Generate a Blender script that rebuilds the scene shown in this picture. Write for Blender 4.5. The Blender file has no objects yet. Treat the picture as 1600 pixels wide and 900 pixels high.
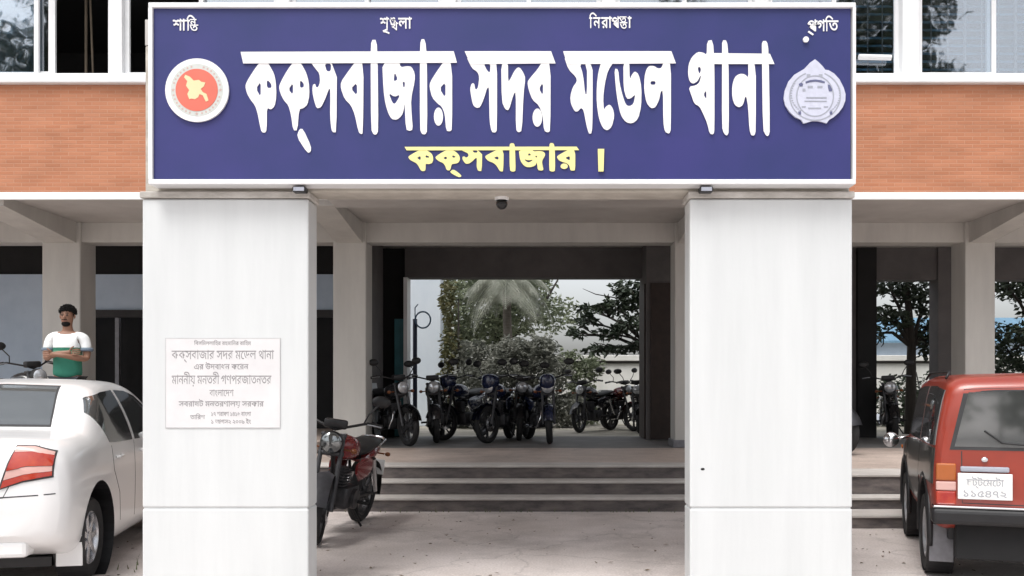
import bpy, bmesh, math, random
import numpy as np
from mathutils import Vector, Matrix
from mathutils.bvhtree import BVHTree
R = math.radians
PI = math.pi
scene = bpy.context.scene
COL = scene.collection
random.seed(7)
rng = np.random.default_rng(7)

# ------------------------------------------------------------------ camera, sky, sun, exposure
cam_d = bpy.data.cameras.new('camera')
cam = bpy.data.objects.new('camera', cam_d)
COL.objects.link(cam)
cam.location = (0, 0, 1.5)
cam.rotation_euler = (R(90), 0, 0)
cam_d.sensor_width = 36
cam_d.lens = 31.5
cam_d.shift_x = -0.03125
cam_d.shift_y = 0.09375
cam_d.clip_end = 2000
scene.camera = cam

SUN_EL, SUN_ROT = 62, 205
w = bpy.data.worlds.new('World')
scene.world = w
w.use_nodes = True
nt = w.node_tree
nt.nodes.clear()
sky = nt.nodes.new('ShaderNodeTexSky')
sky.sky_type = 'NISHITA'
sky.sun_disc = False
sky.sun_elevation = R(SUN_EL)
sky.sun_rotation = R(SUN_ROT)
sky.air_density = 1.0
sky.dust_density = 4.0
sky.ozone_density = 1.0
hs = nt.nodes.new('ShaderNodeHueSaturation')
hs.inputs['Saturation'].default_value = 0.22
bg = nt.nodes.new('ShaderNodeBackground')
bg.inputs['Strength'].default_value = 0.13
wo = nt.nodes.new('ShaderNodeOutputWorld')
nt.links.new(sky.outputs[0], hs.inputs['Color'])
nt.links.new(hs.outputs[0], bg.inputs['Color'])
nt.links.new(bg.outputs[0], wo.inputs['Surface'])

sl = bpy.data.lights.new('sun', 'SUN')
sl.energy = 0.9
sl.angle = R(26)
sl.color = (1.0, 0.975, 0.94)
so = bpy.data.objects.new('sun', sl)
COL.objects.link(so)
so.location = (0, -10, 30)
# sky sun_rotation is clockwise from +Y seen from above
_sd = Vector((math.sin(R(SUN_ROT)) * math.cos(R(SUN_EL)), math.cos(R(SUN_ROT)) * math.cos(R(SUN_EL)), math.sin(R(SUN_EL))))
so.rotation_euler = _sd.to_track_quat('Z', 'Y').to_euler()

vs = scene.view_settings
vs.view_transform = 'Standard'
vs.look = 'None'
vs.gamma = 1
vs.use_curve_mapping = False
vs.exposure = 0.90
scene.render.engine = 'CYCLES'
scene.cycles.use_denoising = True
scene.cycles.max_bounces = 8
scene.cycles.transparent_max_bounces = 12

# ------------------------------------------------------------------ helpers
def V(*a):
    return Vector(a)

def at(px, py, d):
    "photo pixel at distance d -> world point (used only to lay the place out)"
    return V((px - 850) / 1400 * d, d, 1.5 + (600 - py) / 1400 * d)

MATS = {}
def mat(name, col, rough=0.6, metal=0.0, var=0.0, vscale=4.0, col2=None, bump=0.0, bscale=60.0,
        stretch=(1, 1, 1), coat=0.0, spec=0.5, trans=0.0, emit=None, detail=6.0, sub=0.0):
    if name in MATS:
        return MATS[name]
    m = bpy.data.materials.new(name)
    m.use_nodes = True
    t = m.node_tree
    b = t.nodes['Principled BSDF']
    b.inputs['Roughness'].default_value = rough
    b.inputs['Metallic'].default_value = metal
    b.inputs['Specular IOR Level'].default_value = spec
    b.inputs['Coat Weight'].default_value = coat
    b.inputs['Coat Roughness'].default_value = 0.05
    b.inputs['Transmission Weight'].default_value = trans
    b.inputs['Base Color'].default_value = (*col, 1)
    tc = t.nodes.new('ShaderNodeTexCoord')
    mp = t.nodes.new('ShaderNodeMapping')
    mp.inputs['Scale'].default_value = stretch
    t.links.new(tc.outputs['Object'], mp.inputs['Vector'])
    n = t.nodes.new('ShaderNodeTexNoise')
    n.inputs['Scale'].default_value = vscale
    n.inputs['Detail'].default_value = detail
    n.inputs['Roughness'].default_value = 0.62
    t.links.new(mp.outputs[0], n.inputs['Vector'])
    r = t.nodes.new('ShaderNodeValToRGB')
    r.color_ramp.elements[0].position = 0.32
    r.color_ramp.elements[1].position = 0.68
    c2 = col2 if col2 else tuple(max(0, c * (1 - var)) for c in col)
    r.color_ramp.elements[0].color = (*c2, 1)
    r.color_ramp.elements[1].color = (*col, 1)
    t.links.new(n.outputs['Fac'], r.inputs['Fac'])
    t.links.new(r.outputs[0], b.inputs['Base Color'])
    if bump > 0:
        n2 = t.nodes.new('ShaderNodeTexNoise')
        n2.inputs['Scale'].default_value = bscale
        n2.inputs['Detail'].default_value = 4
        t.links.new(tc.outputs['Object'], n2.inputs['Vector'])
        bp = t.nodes.new('ShaderNodeBump')
        bp.inputs['Strength'].default_value = bump
        bp.inputs['Distance'].default_value = 0.02
        t.links.new(n2.outputs['Fac'], bp.inputs['Height'])
        t.links.new(bp.outputs[0], b.inputs['Normal'])
    if emit:
        b.inputs['Emission Color'].default_value = (*emit[0], 1)
        b.inputs['Emission Strength'].default_value = emit[1]
    MATS[name] = m
    return m

def brick_mat(name, c1, c2, mortar):
    m = bpy.data.materials.new(name)
    m.use_nodes = True
    t = m.node_tree
    b = t.nodes['Principled BSDF']
    b.inputs['Roughness'].default_value = 0.85
    tc = t.nodes.new('ShaderNodeTexCoord')
    sp = t.nodes.new('ShaderNodeSeparateXYZ')
    cb = t.nodes.new('ShaderNodeCombineXYZ')
    t.links.new(tc.outputs['Object'], sp.inputs[0])
    t.links.new(sp.outputs['X'], cb.inputs['X'])
    t.links.new(sp.outputs['Z'], cb.inputs['Y'])
    br = t.nodes.new('ShaderNodeTexBrick')
    br.inputs['Scale'].default_value = 1.0
    br.inputs['Brick Width'].default_value = 0.21
    br.inputs['Row Height'].default_value = 0.052
    br.inputs['Mortar Size'].default_value = 0.006
    br.inputs['Mortar Smooth'].default_value = 0.4
    br.inputs['Bias'].default_value = 0.0
    br.inputs['Color1'].default_value = (*c1, 1)
    br.inputs['Color2'].default_value = (*c2, 1)
    br.inputs['Mortar'].default_value = (*mortar, 1)
    t.links.new(cb.outputs[0], br.inputs['Vector'])
    n = t.nodes.new('ShaderNodeTexNoise')
    n.inputs['Scale'].default_value = 1.6
    n.inputs['Detail'].default_value = 8
    mp = t.nodes.new('ShaderNodeMapping')
    mp.inputs['Scale'].default_value = (0.7, 1, 2.6)
    t.links.new(tc.outputs['Object'], mp.inputs[0])
    t.links.new(mp.outputs[0], n.inputs['Vector'])
    mx = t.nodes.new('ShaderNodeMix')
    mx.data_type = 'RGBA'
    mx.blend_type = 'OVERLAY'
    mx.inputs[0].default_value = 0.32
    t.links.new(br.outputs['Color'], mx.inputs[6])
    t.links.new(n.outputs['Fac'], mx.inputs[7])
    t.links.new(mx.outputs[2], b.inputs['Base Color'])
    bp = t.nodes.new('ShaderNodeBump')
    bp.inputs['Strength'].default_value = 0.5
    bp.inputs['Distance'].default_value = 0.01
    t.links.new(br.outputs['Fac'], bp.inputs['Height'])
    bp.invert = True
    t.links.new(bp.outputs[0], b.inputs['Normal'])
    return m

def leaf_mat(name, c1, c2, trans=0.25):
    m = bpy.data.materials.new(name)
    m.use_nodes = True
    t = m.node_tree
    b = t.nodes['Principled BSDF']
    b.inputs['Roughness'].default_value = 0.55
    tc = t.nodes.new('ShaderNodeTexCoord')
    n = t.nodes.new('ShaderNodeTexNoise')
    n.inputs['Scale'].default_value = 2.3
    n.inputs['Detail'].default_value = 5
    t.links.new(tc.outputs['Object'], n.inputs['Vector'])
    r = t.nodes.new('ShaderNodeValToRGB')
    r.color_ramp.elements[0].position = 0.35
    r.color_ramp.elements[1].position = 0.65
    r.color_ramp.elements[0].color = (*c1, 1)
    r.color_ramp.elements[1].color = (*c2, 1)
    t.links.new(n.outputs['Fac'], r.inputs[0])
    t.links.new(r.outputs[0], b.inputs['Base Color'])
    tl = t.nodes.new('ShaderNodeBsdfTranslucent')
    t.links.new(r.outputs[0], tl.inputs['Color'])
    mx = t.nodes.new('ShaderNodeMixShader')
    mx.inputs[0].default_value = trans
    t.links.new(b.outputs[0], mx.inputs[1])
    t.links.new(tl.outputs[0], mx.inputs[2])
    t.links.new(mx.outputs[0], t.nodes['Material Output'].inputs['Surface'])
    return m

def glass_mat(name, tint, refl, rough=0.03):
    m = bpy.data.materials.new(name)
    m.use_nodes = True
    t = m.node_tree
    t.nodes.remove(t.nodes['Principled BSDF'])
    tr = t.nodes.new('ShaderNodeBsdfTransparent')
    tr.inputs['Color'].default_value = (*tint, 1)
    gl = t.nodes.new('ShaderNodeBsdfGlossy')
    gl.inputs['Roughness'].default_value = rough
    gl.inputs['Color'].default_value = (0.95, 0.97, 1, 1)
    # slight waviness of real panes
    tc = t.nodes.new('ShaderNodeTexCoord')
    n = t.nodes.new('ShaderNodeTexNoise')
    n.inputs['Scale'].default_value = 2.5
    bp = t.nodes.new('ShaderNodeBump')
    bp.inputs['Strength'].default_value = 0.12
    bp.inputs['Distance'].default_value = 0.02
    t.links.new(tc.outputs['Object'], n.inputs['Vector'])
    t.links.new(n.outputs['Fac'], bp.inputs['Height'])
    t.links.new(bp.outputs[0], gl.inputs['Normal'])
    mx = t.nodes.new('ShaderNodeMixShader')
    mx.inputs[0].default_value = refl
    t.links.new(tr.outputs[0], mx.inputs[1])
    t.links.new(gl.outputs[0], mx.inputs[2])
    t.links.new(mx.outputs[0], t.nodes['Material Output'].inputs['Surface'])
    return m

def thing(name, label, cat, loc=(0, 0, 0), rotz=0.0, group=None):
    o = bpy.data.objects.new(name, None)
    o.empty_display_size = 0.1
    COL.objects.link(o)
    o.location = loc
    o.rotation_euler = (0, 0, rotz)
    tag(o, label, cat, group)
    return o

def tag(o, label=None, cat=None, group=None, kind=None):
    if label: o['label'] = label
    if cat: o['category'] = cat
    if group: o['group'] = group
    if kind: o['kind'] = kind
    return o

def root_of(o):
    while o.parent: o = o.parent
    return o

def obj(name, bm, m, parent=None, smooth=False, world=False, label=None, me=None):
    """links a bmesh as ONE mesh object; world=True: the mesh is in world axes and is shifted to its root's place"""
    if me is None:
        if world and parent is not None:
            bmesh.ops.translate(bm, verts=bm.verts, vec=-root_of(parent).location)
        me = bpy.data.meshes.new(name)
        bm.to_mesh(me)
        bm.free()
    elif world and parent is not None:
        me.transform(Matrix.Translation(-root_of(parent).location))
    o = bpy.data.objects.new(name, me)
    for mm in (m if isinstance(m, (list, tuple)) else [m]):
        me.materials.append(mm)
    if smooth:
        me.polygons.foreach_set('use_smooth', [True] * len(me.polygons))
    COL.objects.link(o)
    if parent: o.parent = parent
    if label: o['label'] = label
    return o

def auto_smooth(o, ang=40):
    me = o.data
    me.polygons.foreach_set('use_smooth', [True] * len(me.polygons))
    bm = bmesh.new(); bm.from_mesh(me)
    a = R(ang)
    for e in bm.edges:
        if len(e.link_faces) == 2:
            e.smooth = e.calc_face_angle(0) < a
    bm.to_mesh(me); bm.free()
    return o

def BM():
    return bmesh.new()

def box(bm, x0, x1, y0, y1, z0, z1, bev=0.0, seg=1, M=None):
    vs_ = [bm.verts.new((x, y, z)) for x in (x0, x1) for y in (y0, y1) for z in (z0, z1)]
    f = [(0, 1, 3, 2), (4, 6, 7, 5), (0, 4, 5, 1), (2, 3, 7, 6), (0, 2, 6, 4), (1, 5, 7, 3)]
    fs = [bm.faces.new([vs_[i] for i in q]) for q in f]
    new = vs_
    if bev > 0:
        es = list({e for q in fs for e in q.edges})
        r = bmesh.ops.bevel(bm, geom=es, offset=bev, segments=seg, affect='EDGES', profile=0.5)
        new = list({v for q in r['faces'] for v in q.verts} | {v for v in vs_ if v.is_valid})
        new = [v for v in new if v.is_valid]
        allv = set(new)
        for v in list(new):
            for e in v.link_edges:
                allv.update(e.verts)
        new = list(allv)
    if M is not None:
        bmesh.ops.transform(bm, matrix=M, verts=new)
    return new

def tube(bm, pts, rad, n=10, caps=True, closed=False):
    pts = [Vector(p) for p in pts]
    k = len(pts)
    rads = rad if isinstance(rad, (list, tuple)) else [rad] * k
    rings = []
    prev = None
    for i, p in enumerate(pts):
        if closed:
            d = (pts[(i + 1) % k] - pts[i - 1]).normalized()
        else:
            d = (pts[min(i + 1, k - 1)] - pts[max(i - 1, 0)]).normalized()
        if prev is None:
            u = d.orthogonal().normalized()
        else:
            u = (prev - d * prev.dot(d))
            u = u.normalized() if u.length > 1e-6 else d.orthogonal().normalized()
        prev = u
        v = d.cross(u)
        rings.append([bm.verts.new(p + (u * math.cos(2 * PI * j / n) + v * math.sin(2 * PI * j / n)) * rads[i]) for j in range(n)])
    m_ = k if closed else k - 1
    for i in range(m_):
        a, b = rings[i], rings[(i + 1) % k]
        for j in range(n):
            bm.faces.new((a[j], a[(j + 1) % n], b[(j + 1) % n], b[j]))
    if caps and not closed:
        bm.faces.new(list(reversed(rings[0])))
        bm.faces.new(rings[-1])

def lathe(bm, prof, n=24, M=None):
    "profile (radius, axial) turned about the local X axis"
    rings = []
    for r, a in prof:
        rings.append([bm.verts.new((a, r * math.cos(2 * PI * j / n), r * math.sin(2 * PI * j / n))) for j in range(n)])
    for a, b in zip(rings, rings[1:]):
        for j in range(n):
            bm.faces.new((a[j], a[(j + 1) % n], b[(j + 1) % n], b[j]))
    vv = [v for q in rings for v in q]
    if M is not None:
        bmesh.ops.transform(bm, matrix=M, verts=vv)
    bmesh.ops.remove_doubles(bm, verts=vv, dist=1e-5)

def ball(bm, c, r, n=12, sc=(1, 1, 1)):
    M = Matrix.Translation(c) @ Matrix.Diagonal((r * sc[0], r * sc[1], r * sc[2], 1))
    bmesh.ops.create_uvsphere(bm, u_segments=n, v_segments=max(6, n // 2 + 1), radius=1, matrix=M)

def prism_xz(bm, pts, y0, y1):
    "a polygon in XZ given a thickness from y0 (front) to y1"
    a = [bm.verts.new((x, y0, z)) for x, z in pts]
    b = [bm.verts.new((x, y1, z)) for x, z in pts]
    bm.faces.new(a); bm.faces.new(list(reversed(b)))
    k = len(pts)
    for i in range(k):
        bm.faces.new((a[i], b[i], b[(i + 1) % k], a[(i + 1) % k]))

def chaikin(p, it=1):
    for _ in range(it):
        q = []
        k = len(p)
        for i in range(k):
            a, b = p[i], p[(i + 1) % k]
            q.append((a[0] * .78 + b[0] * .22, a[1] * .78 + b[1] * .22))
            q.append((a[0] * .22 + b[0] * .78, a[1] * .22 + b[1] * .78))
        p = q
    return p

def filled(outlines, extr):
    "2D outlines (list of closed loops, holes by even-odd) -> extruded mesh in XY, z = +-extr"
    c = bpy.data.curves.new('outline', 'CURVE')
    c.dimensions = '2D'
    c.fill_mode = 'BOTH'
    c.extrude = extr
    for lp in outlines:
        s = c.splines.new('POLY')
        s.points.add(len(lp) - 1)
        for i, (x, y) in enumerate(lp):
            s.points[i].co = (x, y, 0, 1)
        s.use_cyclic_u = True
    o = bpy.data.objects.new('outline', c)
    COL.objects.link(o)
    bpy.context.view_layer.update()
    me = bpy.data.meshes.new_from_object(o.evaluated_get(bpy.context.evaluated_depsgraph_get()))
    bpy.data.objects.remove(o); bpy.data.curves.remove(c)
    return me

def add_mesh(bm, me, M):
    n = len(bm.verts)
    me.transform(M)
    bm.from_mesh(me)
    bpy.data.meshes.remove(me)

def font_mesh(txt, bold=0.02, extr=0.02):
    c = bpy.data.curves.new('txt', 'FONT')
    c.body = txt
    c.offset = bold
    c.extrude = extr
    c.resolution_u = 2
    o = bpy.data.objects.new('txt', c)
    COL.objects.link(o)
    bpy.context.view_layer.update()
    me = bpy.data.meshes.new_from_object(o.evaluated_get(bpy.context.evaluated_depsgraph_get()))
    bpy.data.objects.remove(o); bpy.data.curves.remove(c)
    return me

def copy_tree(o, parent=None, label=None):
    c = o.copy()
    COL.objects.link(c)
    if parent is not None: c.parent = parent
    if label: c['label'] = label
    for ch in list(o.children):
        copy_tree(ch, c)
    return c

def mirror_x(bm):
    g = list(bm.verts) + list(bm.edges) + list(bm.faces)
    bmesh.ops.mirror(bm, geom=g, matrix=Matrix.Identity(4), merge_dist=-1, axis='X')

def apply_mods(o):
    me = bpy.data.meshes.new_from_object(o.evaluated_get(bpy.context.evaluated_depsgraph_get()))
    old = o.data
    o.modifiers.clear()
    o.data = me
    bpy.data.meshes.remove(old)
    return o

# ------------------------------------------------------------------ materials
M_ground = mat('dusty_concrete', (0.66, 0.60, 0.575), 0.9, var=0.0, col2=(0.50, 0.445, 0.415), vscale=0.9, bump=0.25, bscale=35, detail=9)
M_white = mat('white_painted_plaster', (0.54, 0.53, 0.50), 0.7, col2=(0.45, 0.44, 0.42), vscale=1.2, stretch=(2.5, 2.5, 0.5), bump=0.06, bscale=40)
M_pillar = mat('white_tile_cladding', (0.665, 0.685, 0.69), 0.35, col2=(0.605, 0.625, 0.63), vscale=1.3, stretch=(4.5, 4.5, 0.4), bump=0.03, bscale=25, detail=8)
M_soffit = mat('grey_plaster', (0.52, 0.505, 0.485), 0.85, col2=(0.42, 0.405, 0.39), vscale=1.5, bump=0.08, bscale=30)
M_darkplaster = mat('shade_dark_plaster', (0.13, 0.12, 0.12), 0.9, col2=(0.09, 0.085, 0.085), vscale=1.8)  # dark tone painted in for the shade inside the passage
M_bluewall = mat('pale_blue_distemper', (0.52, 0.61, 0.72), 0.85, col2=(0.42, 0.51, 0.62), vscale=1.4)
M_brick = brick_mat('orange_facing_brick', (0.41, 0.165, 0.085), (0.46, 0.20, 0.11), (0.45, 0.23, 0.145))
M_winframe = mat('white_upvc', (0.82, 0.83, 0.84), 0.4, var=0.08, vscale=3)
M_void = mat('unlit_black', (0.012, 0.012, 0.013), 0.9, var=0.3)  # near-black that paints in the darkness of unlit recesses
M_dark = mat('black_plastic', (0.012, 0.012, 0.014), 0.45, var=0.35, vscale=9)
M_rubber = mat('tyre_rubber', (0.02, 0.02, 0.021), 0.85, var=0.3, vscale=12, bump=0.2, bscale=90)
M_chrome = mat('chrome', (0.75, 0.76, 0.78), 0.12, 1.0, var=0.1)
M_steel = mat('dull_alloy', (0.42, 0.43, 0.45), 0.38, 0.9, var=0.25, vscale=14)
M_greymetal = mat('weathered_grey_metal', (0.22, 0.22, 0.24), 0.5, 0.4, var=0.3, vscale=10)
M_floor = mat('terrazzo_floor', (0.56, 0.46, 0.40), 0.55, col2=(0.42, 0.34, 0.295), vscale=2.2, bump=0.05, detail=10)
M_floor_in = mat('shaded_inner_floor', (0.20, 0.195, 0.19), 0.6, col2=(0.13, 0.125, 0.12), vscale=2.2, detail=10)  # darker copy of the landing floor, shade put into its colour
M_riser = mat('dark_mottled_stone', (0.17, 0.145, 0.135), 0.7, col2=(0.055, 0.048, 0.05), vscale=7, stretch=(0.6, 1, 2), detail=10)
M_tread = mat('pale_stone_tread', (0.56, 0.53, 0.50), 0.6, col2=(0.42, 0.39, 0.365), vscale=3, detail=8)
M_signblue = mat('blue_sign_vinyl', (0.043, 0.043, 0.178), 0.35, col2=(0.030, 0.039, 0.140), spec=0.3, vscale=1.3, bump=0.05, bscale=2.2, detail=4)
M_letter = mat('white_lettering', (0.86, 0.86, 0.86), 0.5, var=0.03)
M_yellow = mat('pale_yellow_lettering', (0.85, 0.80, 0.33), 0.5, var=0.05)
M_red = mat('seal_red', (0.72, 0.16, 0.11), 0.5, var=0.1)
M_cream = mat('seal_cream', (0.80, 0.68, 0.40), 0.5, var=0.08)
M_sealring = mat('seal_pale_ring', (0.60, 0.63, 0.60), 0.5, var=0.08, vscale=40)
M_silver = mat('emblem_silver', (0.60, 0.62, 0.74), 0.5, var=0.12, vscale=30)
M_silverdark = mat('emblem_grey', (0.12, 0.13, 0.24), 0.5, var=0.2)
M_silvermid = mat('emblem_mid_grey', (0.36, 0.38, 0.44), 0.5, var=0.1)
M_ink = mat('plaque_ink', (0.33, 0.32, 0.33), 0.7, var=0.3, vscale=30)
M_marble = mat('white_marble', (0.72, 0.71, 0.715), 0.3, col2=(0.66, 0.65, 0.66), vscale=5, detail=10)
M_plaqueedge = mat('grey_stone_edge', (0.56, 0.56, 0.57), 0.5, var=0.15)

def worn_ground(m):
    "hairline cracks, damp patches and grit on top of the base noise"
    t = m.node_tree
    b = t.nodes['Principled BSDF']
    src = b.inputs['Base Color'].links[0].from_socket
    tc = next(n for n in t.nodes if n.type == 'TEX_COORD')
    n0 = t.nodes.new('ShaderNodeTexNoise'); n0.inputs['Scale'].default_value = 1.6; n0.inputs['Detail'].default_value = 4
    t.links.new(tc.outputs['Object'], n0.inputs['Vector'])
    ad = t.nodes.new('ShaderNodeMix'); ad.data_type = 'RGBA'; ad.blend_type = 'LINEAR_LIGHT'; ad.inputs[0].default_value = .55
    t.links.new(tc.outputs['Object'], ad.inputs[6]); t.links.new(n0.outputs['Color'], ad.inputs[7])
    vo = t.nodes.new('ShaderNodeTexVoronoi'); vo.feature = 'DISTANCE_TO_EDGE'; vo.inputs['Scale'].default_value = .38
    t.links.new(ad.outputs[2], vo.inputs['Vector'])
    r1 = t.nodes.new('ShaderNodeMapRange'); r1.inputs['From Max'].default_value = .010; r1.inputs['To Min'].default_value = .80; r1.inputs['To Max'].default_value = 1
    t.links.new(vo.outputs['Distance'], r1.inputs[0])
    n1 = t.nodes.new('ShaderNodeTexNoise'); n1.inputs['Scale'].default_value = .5; n1.inputs['Detail'].default_value = 7; n1.inputs['Roughness'].default_value = .7
    t.links.new(tc.outputs['Object'], n1.inputs['Vector'])
    r2 = t.nodes.new('ShaderNodeMapRange'); r2.inputs['From Min'].default_value = .36; r2.inputs['From Max'].default_value = .52; r2.inputs['To Min'].default_value = .72; r2.inputs['To Max'].default_value = 1
    t.links.new(n1.outputs['Fac'], r2.inputs[0])
    n2 = t.nodes.new('ShaderNodeTexNoise'); n2.inputs['Scale'].default_value = 55; n2.inputs['Detail'].default_value = 3
    t.links.new(tc.outputs['Object'], n2.inputs['Vector'])
    r3 = t.nodes.new('ShaderNodeMapRange'); r3.inputs['From Min'].default_value = .3; r3.inputs['From Max'].default_value = .6; r3.inputs['To Min'].default_value = .82; r3.inputs['To Max'].default_value = 1.04
    t.links.new(n2.outputs['Fac'], r3.inputs[0])
    p = t.nodes.new('ShaderNodeMath'); p.operation = 'MULTIPLY'
    t.links.new(r1.outputs[0], p.inputs[0]); t.links.new(r2.outputs[0], p.inputs[1])
    q = t.nodes.new('ShaderNodeMath'); q.operation = 'MULTIPLY'
    t.links.new(p.outputs[0], q.inputs[0]); t.links.new(r3.outputs[0], q.inputs[1])
    mu = t.nodes.new('ShaderNodeMix'); mu.data_type = 'RGBA'; mu.blend_type = 'MULTIPLY'; mu.inputs[0].default_value = 1
    t.links.new(src, mu.inputs[6]); t.links.new(q.outputs[0], mu.inputs[7])
    t.links.new(mu.outputs[2], b.inputs['Base Color'])
worn_ground(M_ground)
worn_ground(M_floor)
# ------------------------------------------------------------------ ground
bm = BM()
box(bm, -150, 150, -120, 260, -0.4, 0.0)
tag(obj('ground', bm, M_ground), kind='structure')
bm = BM()
box(bm, -60, 60, 17.15, 60, -0.1, 0.43)
M_yard = mat('trodden_yard', (0.45, 0.42, 0.38), 0.9, col2=(0.25, 0.24, 0.19), vscale=1.2, bump=0.2, detail=9)
tag(obj('courtyard', bm, M_yard), kind='structure')

# ------------------------------------------------------------------ plinth and steps
def bx(name, x0, x1, y0, y1, z0, z1, m, parent, bev=0.0, label=None):
    b = BM(); box(b, x0, x1, y0, y1, z0, z1, bev)
    return obj(name, b, m, parent, world=True, label=label)

def flight(root, x0, x1, edges, ytop):
    "edges: (y of riser, height reached); riser face dark, tread pale"
    zb = 0
    for i, (y, z) in enumerate(edges):
        y2 = edges[i + 1][0] if i + 1 < len(edges) else ytop
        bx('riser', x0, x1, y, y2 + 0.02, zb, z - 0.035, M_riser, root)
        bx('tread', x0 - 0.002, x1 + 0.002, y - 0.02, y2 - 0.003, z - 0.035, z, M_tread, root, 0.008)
        zb = z - 0.035 if False else z - 0.035
st = thing('entrance_steps', 'three dark stone steps with pale edges leading up to the passage behind the porch', 'steps', (-0.4, 10.5, 0))
flight(st, -3.28, 2.48, [(10.53, .167), (10.82, .333), (11.09, .5)], 11.45)
st2 = thing('entrance_steps', 'steps with broad pale treads beside the red jeep, next to the unlettered pillar', 'steps', (5.0, 9.25, 0))
flight(st2, 2.52, 9.0, [(9.30, .145), (9.72, .275), (9.98, .5)], 10.6)

bld = thing('police_station', 'two storey police station with an orange brick band and open ground floor passage', 'building', (0, 14, 0))
bx('floor_slab', -3.28, 2.5, 11.45, 14.0, 0, .5, M_floor, bld)
bx('floor_slab', 2.5, 14, 10.6, 14.0, 0, .5, M_floor, bld)
bx('floor_slab', -14, -3.3, 10.65, 17.1, 0, .66, M_floor, bld, 0.01)
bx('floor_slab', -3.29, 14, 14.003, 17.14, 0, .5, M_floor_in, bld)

# columns
cx = [(-12.5, -12.0), (-7.9, -7.3), (-3.32, -2.8), (2.06, 2.57), (6.63, 7.10), (11.4, 11.9)]
for a, b_ in cx:
    zb = .66 if a < -3.5 else .5
    bx('column', a, b_, 14.1, 14.6, zb, 4.05, M_white, bld, 0.012)
    bx('column_plinth', a - .03, b_ + .03, 14.07, 14.63, zb + .001, zb + .12, M_greymetal if a > 0 else M_white, bld, 0.008)
    # cantilever beam carrying the overhang
    bb = BM()
    x0, x1 = a + .06, b_ - .06
    q = [(14.1, 3.72), (12.2, 3.93), (12.2, 4.05), (14.1, 4.05)]
    A = [bb.verts.new((x0, y, z)) for y, z in q]; B = [bb.verts.new((x1, y, z)) for y, z in q]
    bb.faces.new(A); bb.faces.new(B[::-1])
    for i in range(4):
        bb.faces.new((A[i], B[i], B[(i + 1) % 4], A[(i + 1) % 4]))
    bmesh.ops.recalc_face_normals(bb, faces=bb.faces)
    obj('cantilever_beam', bb, M_white, bld, world=True)
edges = [-14] + [x for p in cx for x in p] + [14]
for i in range(0, len(edges), 2):
    bx('front_beam', edges[i], edges[i + 1], 14.16, 14.52, 3.74, 4.05, M_white, bld)
bx('upper_slab', -14, 14, 12.12, 17.4, 4.052, 4.30, M_soffit, bld)
bx('slab_edge', -14, 14, 12.02, 12.056, 3.975, 4.075, M_winframe, bld, 0.006)
bx('brick_band', -14, 14, 12.07, 12.30, 4.078, 5.53, M_brick, bld)
bx('window_sill', -14, 14, 11.98, 12.34, 5.532, 5.66, M_winframe, bld, 0.012)
# rear beam and rear walls (passage rear at 17)
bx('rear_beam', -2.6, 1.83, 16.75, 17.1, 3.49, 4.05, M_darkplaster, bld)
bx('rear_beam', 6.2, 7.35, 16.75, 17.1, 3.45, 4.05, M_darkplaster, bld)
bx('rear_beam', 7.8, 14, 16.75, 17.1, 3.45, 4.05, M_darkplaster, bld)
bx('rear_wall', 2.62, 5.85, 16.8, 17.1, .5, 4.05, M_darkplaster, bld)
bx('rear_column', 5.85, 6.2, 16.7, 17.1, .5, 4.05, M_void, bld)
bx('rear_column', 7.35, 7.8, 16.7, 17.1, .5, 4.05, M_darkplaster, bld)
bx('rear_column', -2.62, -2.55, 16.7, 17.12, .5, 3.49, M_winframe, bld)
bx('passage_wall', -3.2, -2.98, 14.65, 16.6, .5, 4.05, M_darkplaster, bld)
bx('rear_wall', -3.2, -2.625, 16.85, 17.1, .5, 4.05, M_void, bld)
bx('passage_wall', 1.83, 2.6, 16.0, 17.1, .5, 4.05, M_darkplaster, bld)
d = bx('passage_door', 1.80, 1.828, 16.1, 16.95, .52, 3.3, mat('dark_brown_door', (0.035, 0.02, 0.016), 0.6, var=0.4, vscale=8), bld)
bx('passage_door', 1.9, 2.5, 15.96, 15.995, .52, 3.3, MATS['dark_brown_door'], bld)
# left veranda back wall: pale blue with a dark ventilator strip, a doorway and a dark notice frame
bx('veranda_wall', -14, -8.62, 16.5, 16.7, .66, 3.52, M_bluewall, bld)
bx('veranda_wall', -8.62, -7.2, 16.5, 16.7, 2.80, 3.52, M_bluewall, bld)
bx('veranda_wall', -7.2, -3.2, 16.5, 16.7, 2.82, 3.52, M_bluewall, bld)
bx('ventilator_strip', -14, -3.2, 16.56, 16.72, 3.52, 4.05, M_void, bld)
bx('dark_doorway', -8.62, -3.2, 16.9, 17.1, .66, 2.8, M_void, bld)  # black sheet painted as the dark beyond the doorway
bx('door_lintel', -8.7, -3.2, 16.42, 16.497, 2.72, 2.86, mat('dark_timber', (0.03, 0.028, 0.03), 0.7, var=0.3), bld)
for x in (-7.9, -6.4, -5.0):
    bx('door_post', x, x + .07, 16.5, 16.58, .66, 2.72, M_greymetal, bld)
bx('door_leaf', -7.2, -6.5, 16.62, 16.67, .66, 2.7, MATS['dark_timber'], bld)
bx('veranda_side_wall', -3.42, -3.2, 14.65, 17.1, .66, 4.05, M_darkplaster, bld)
bx('teal_door', -2.80, -2.63, 16.78, 16.84, .52, 2.72, mat('teal_paint', (0.05, 0.20, 0.24), 0.5, var=0.3), bld)

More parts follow.
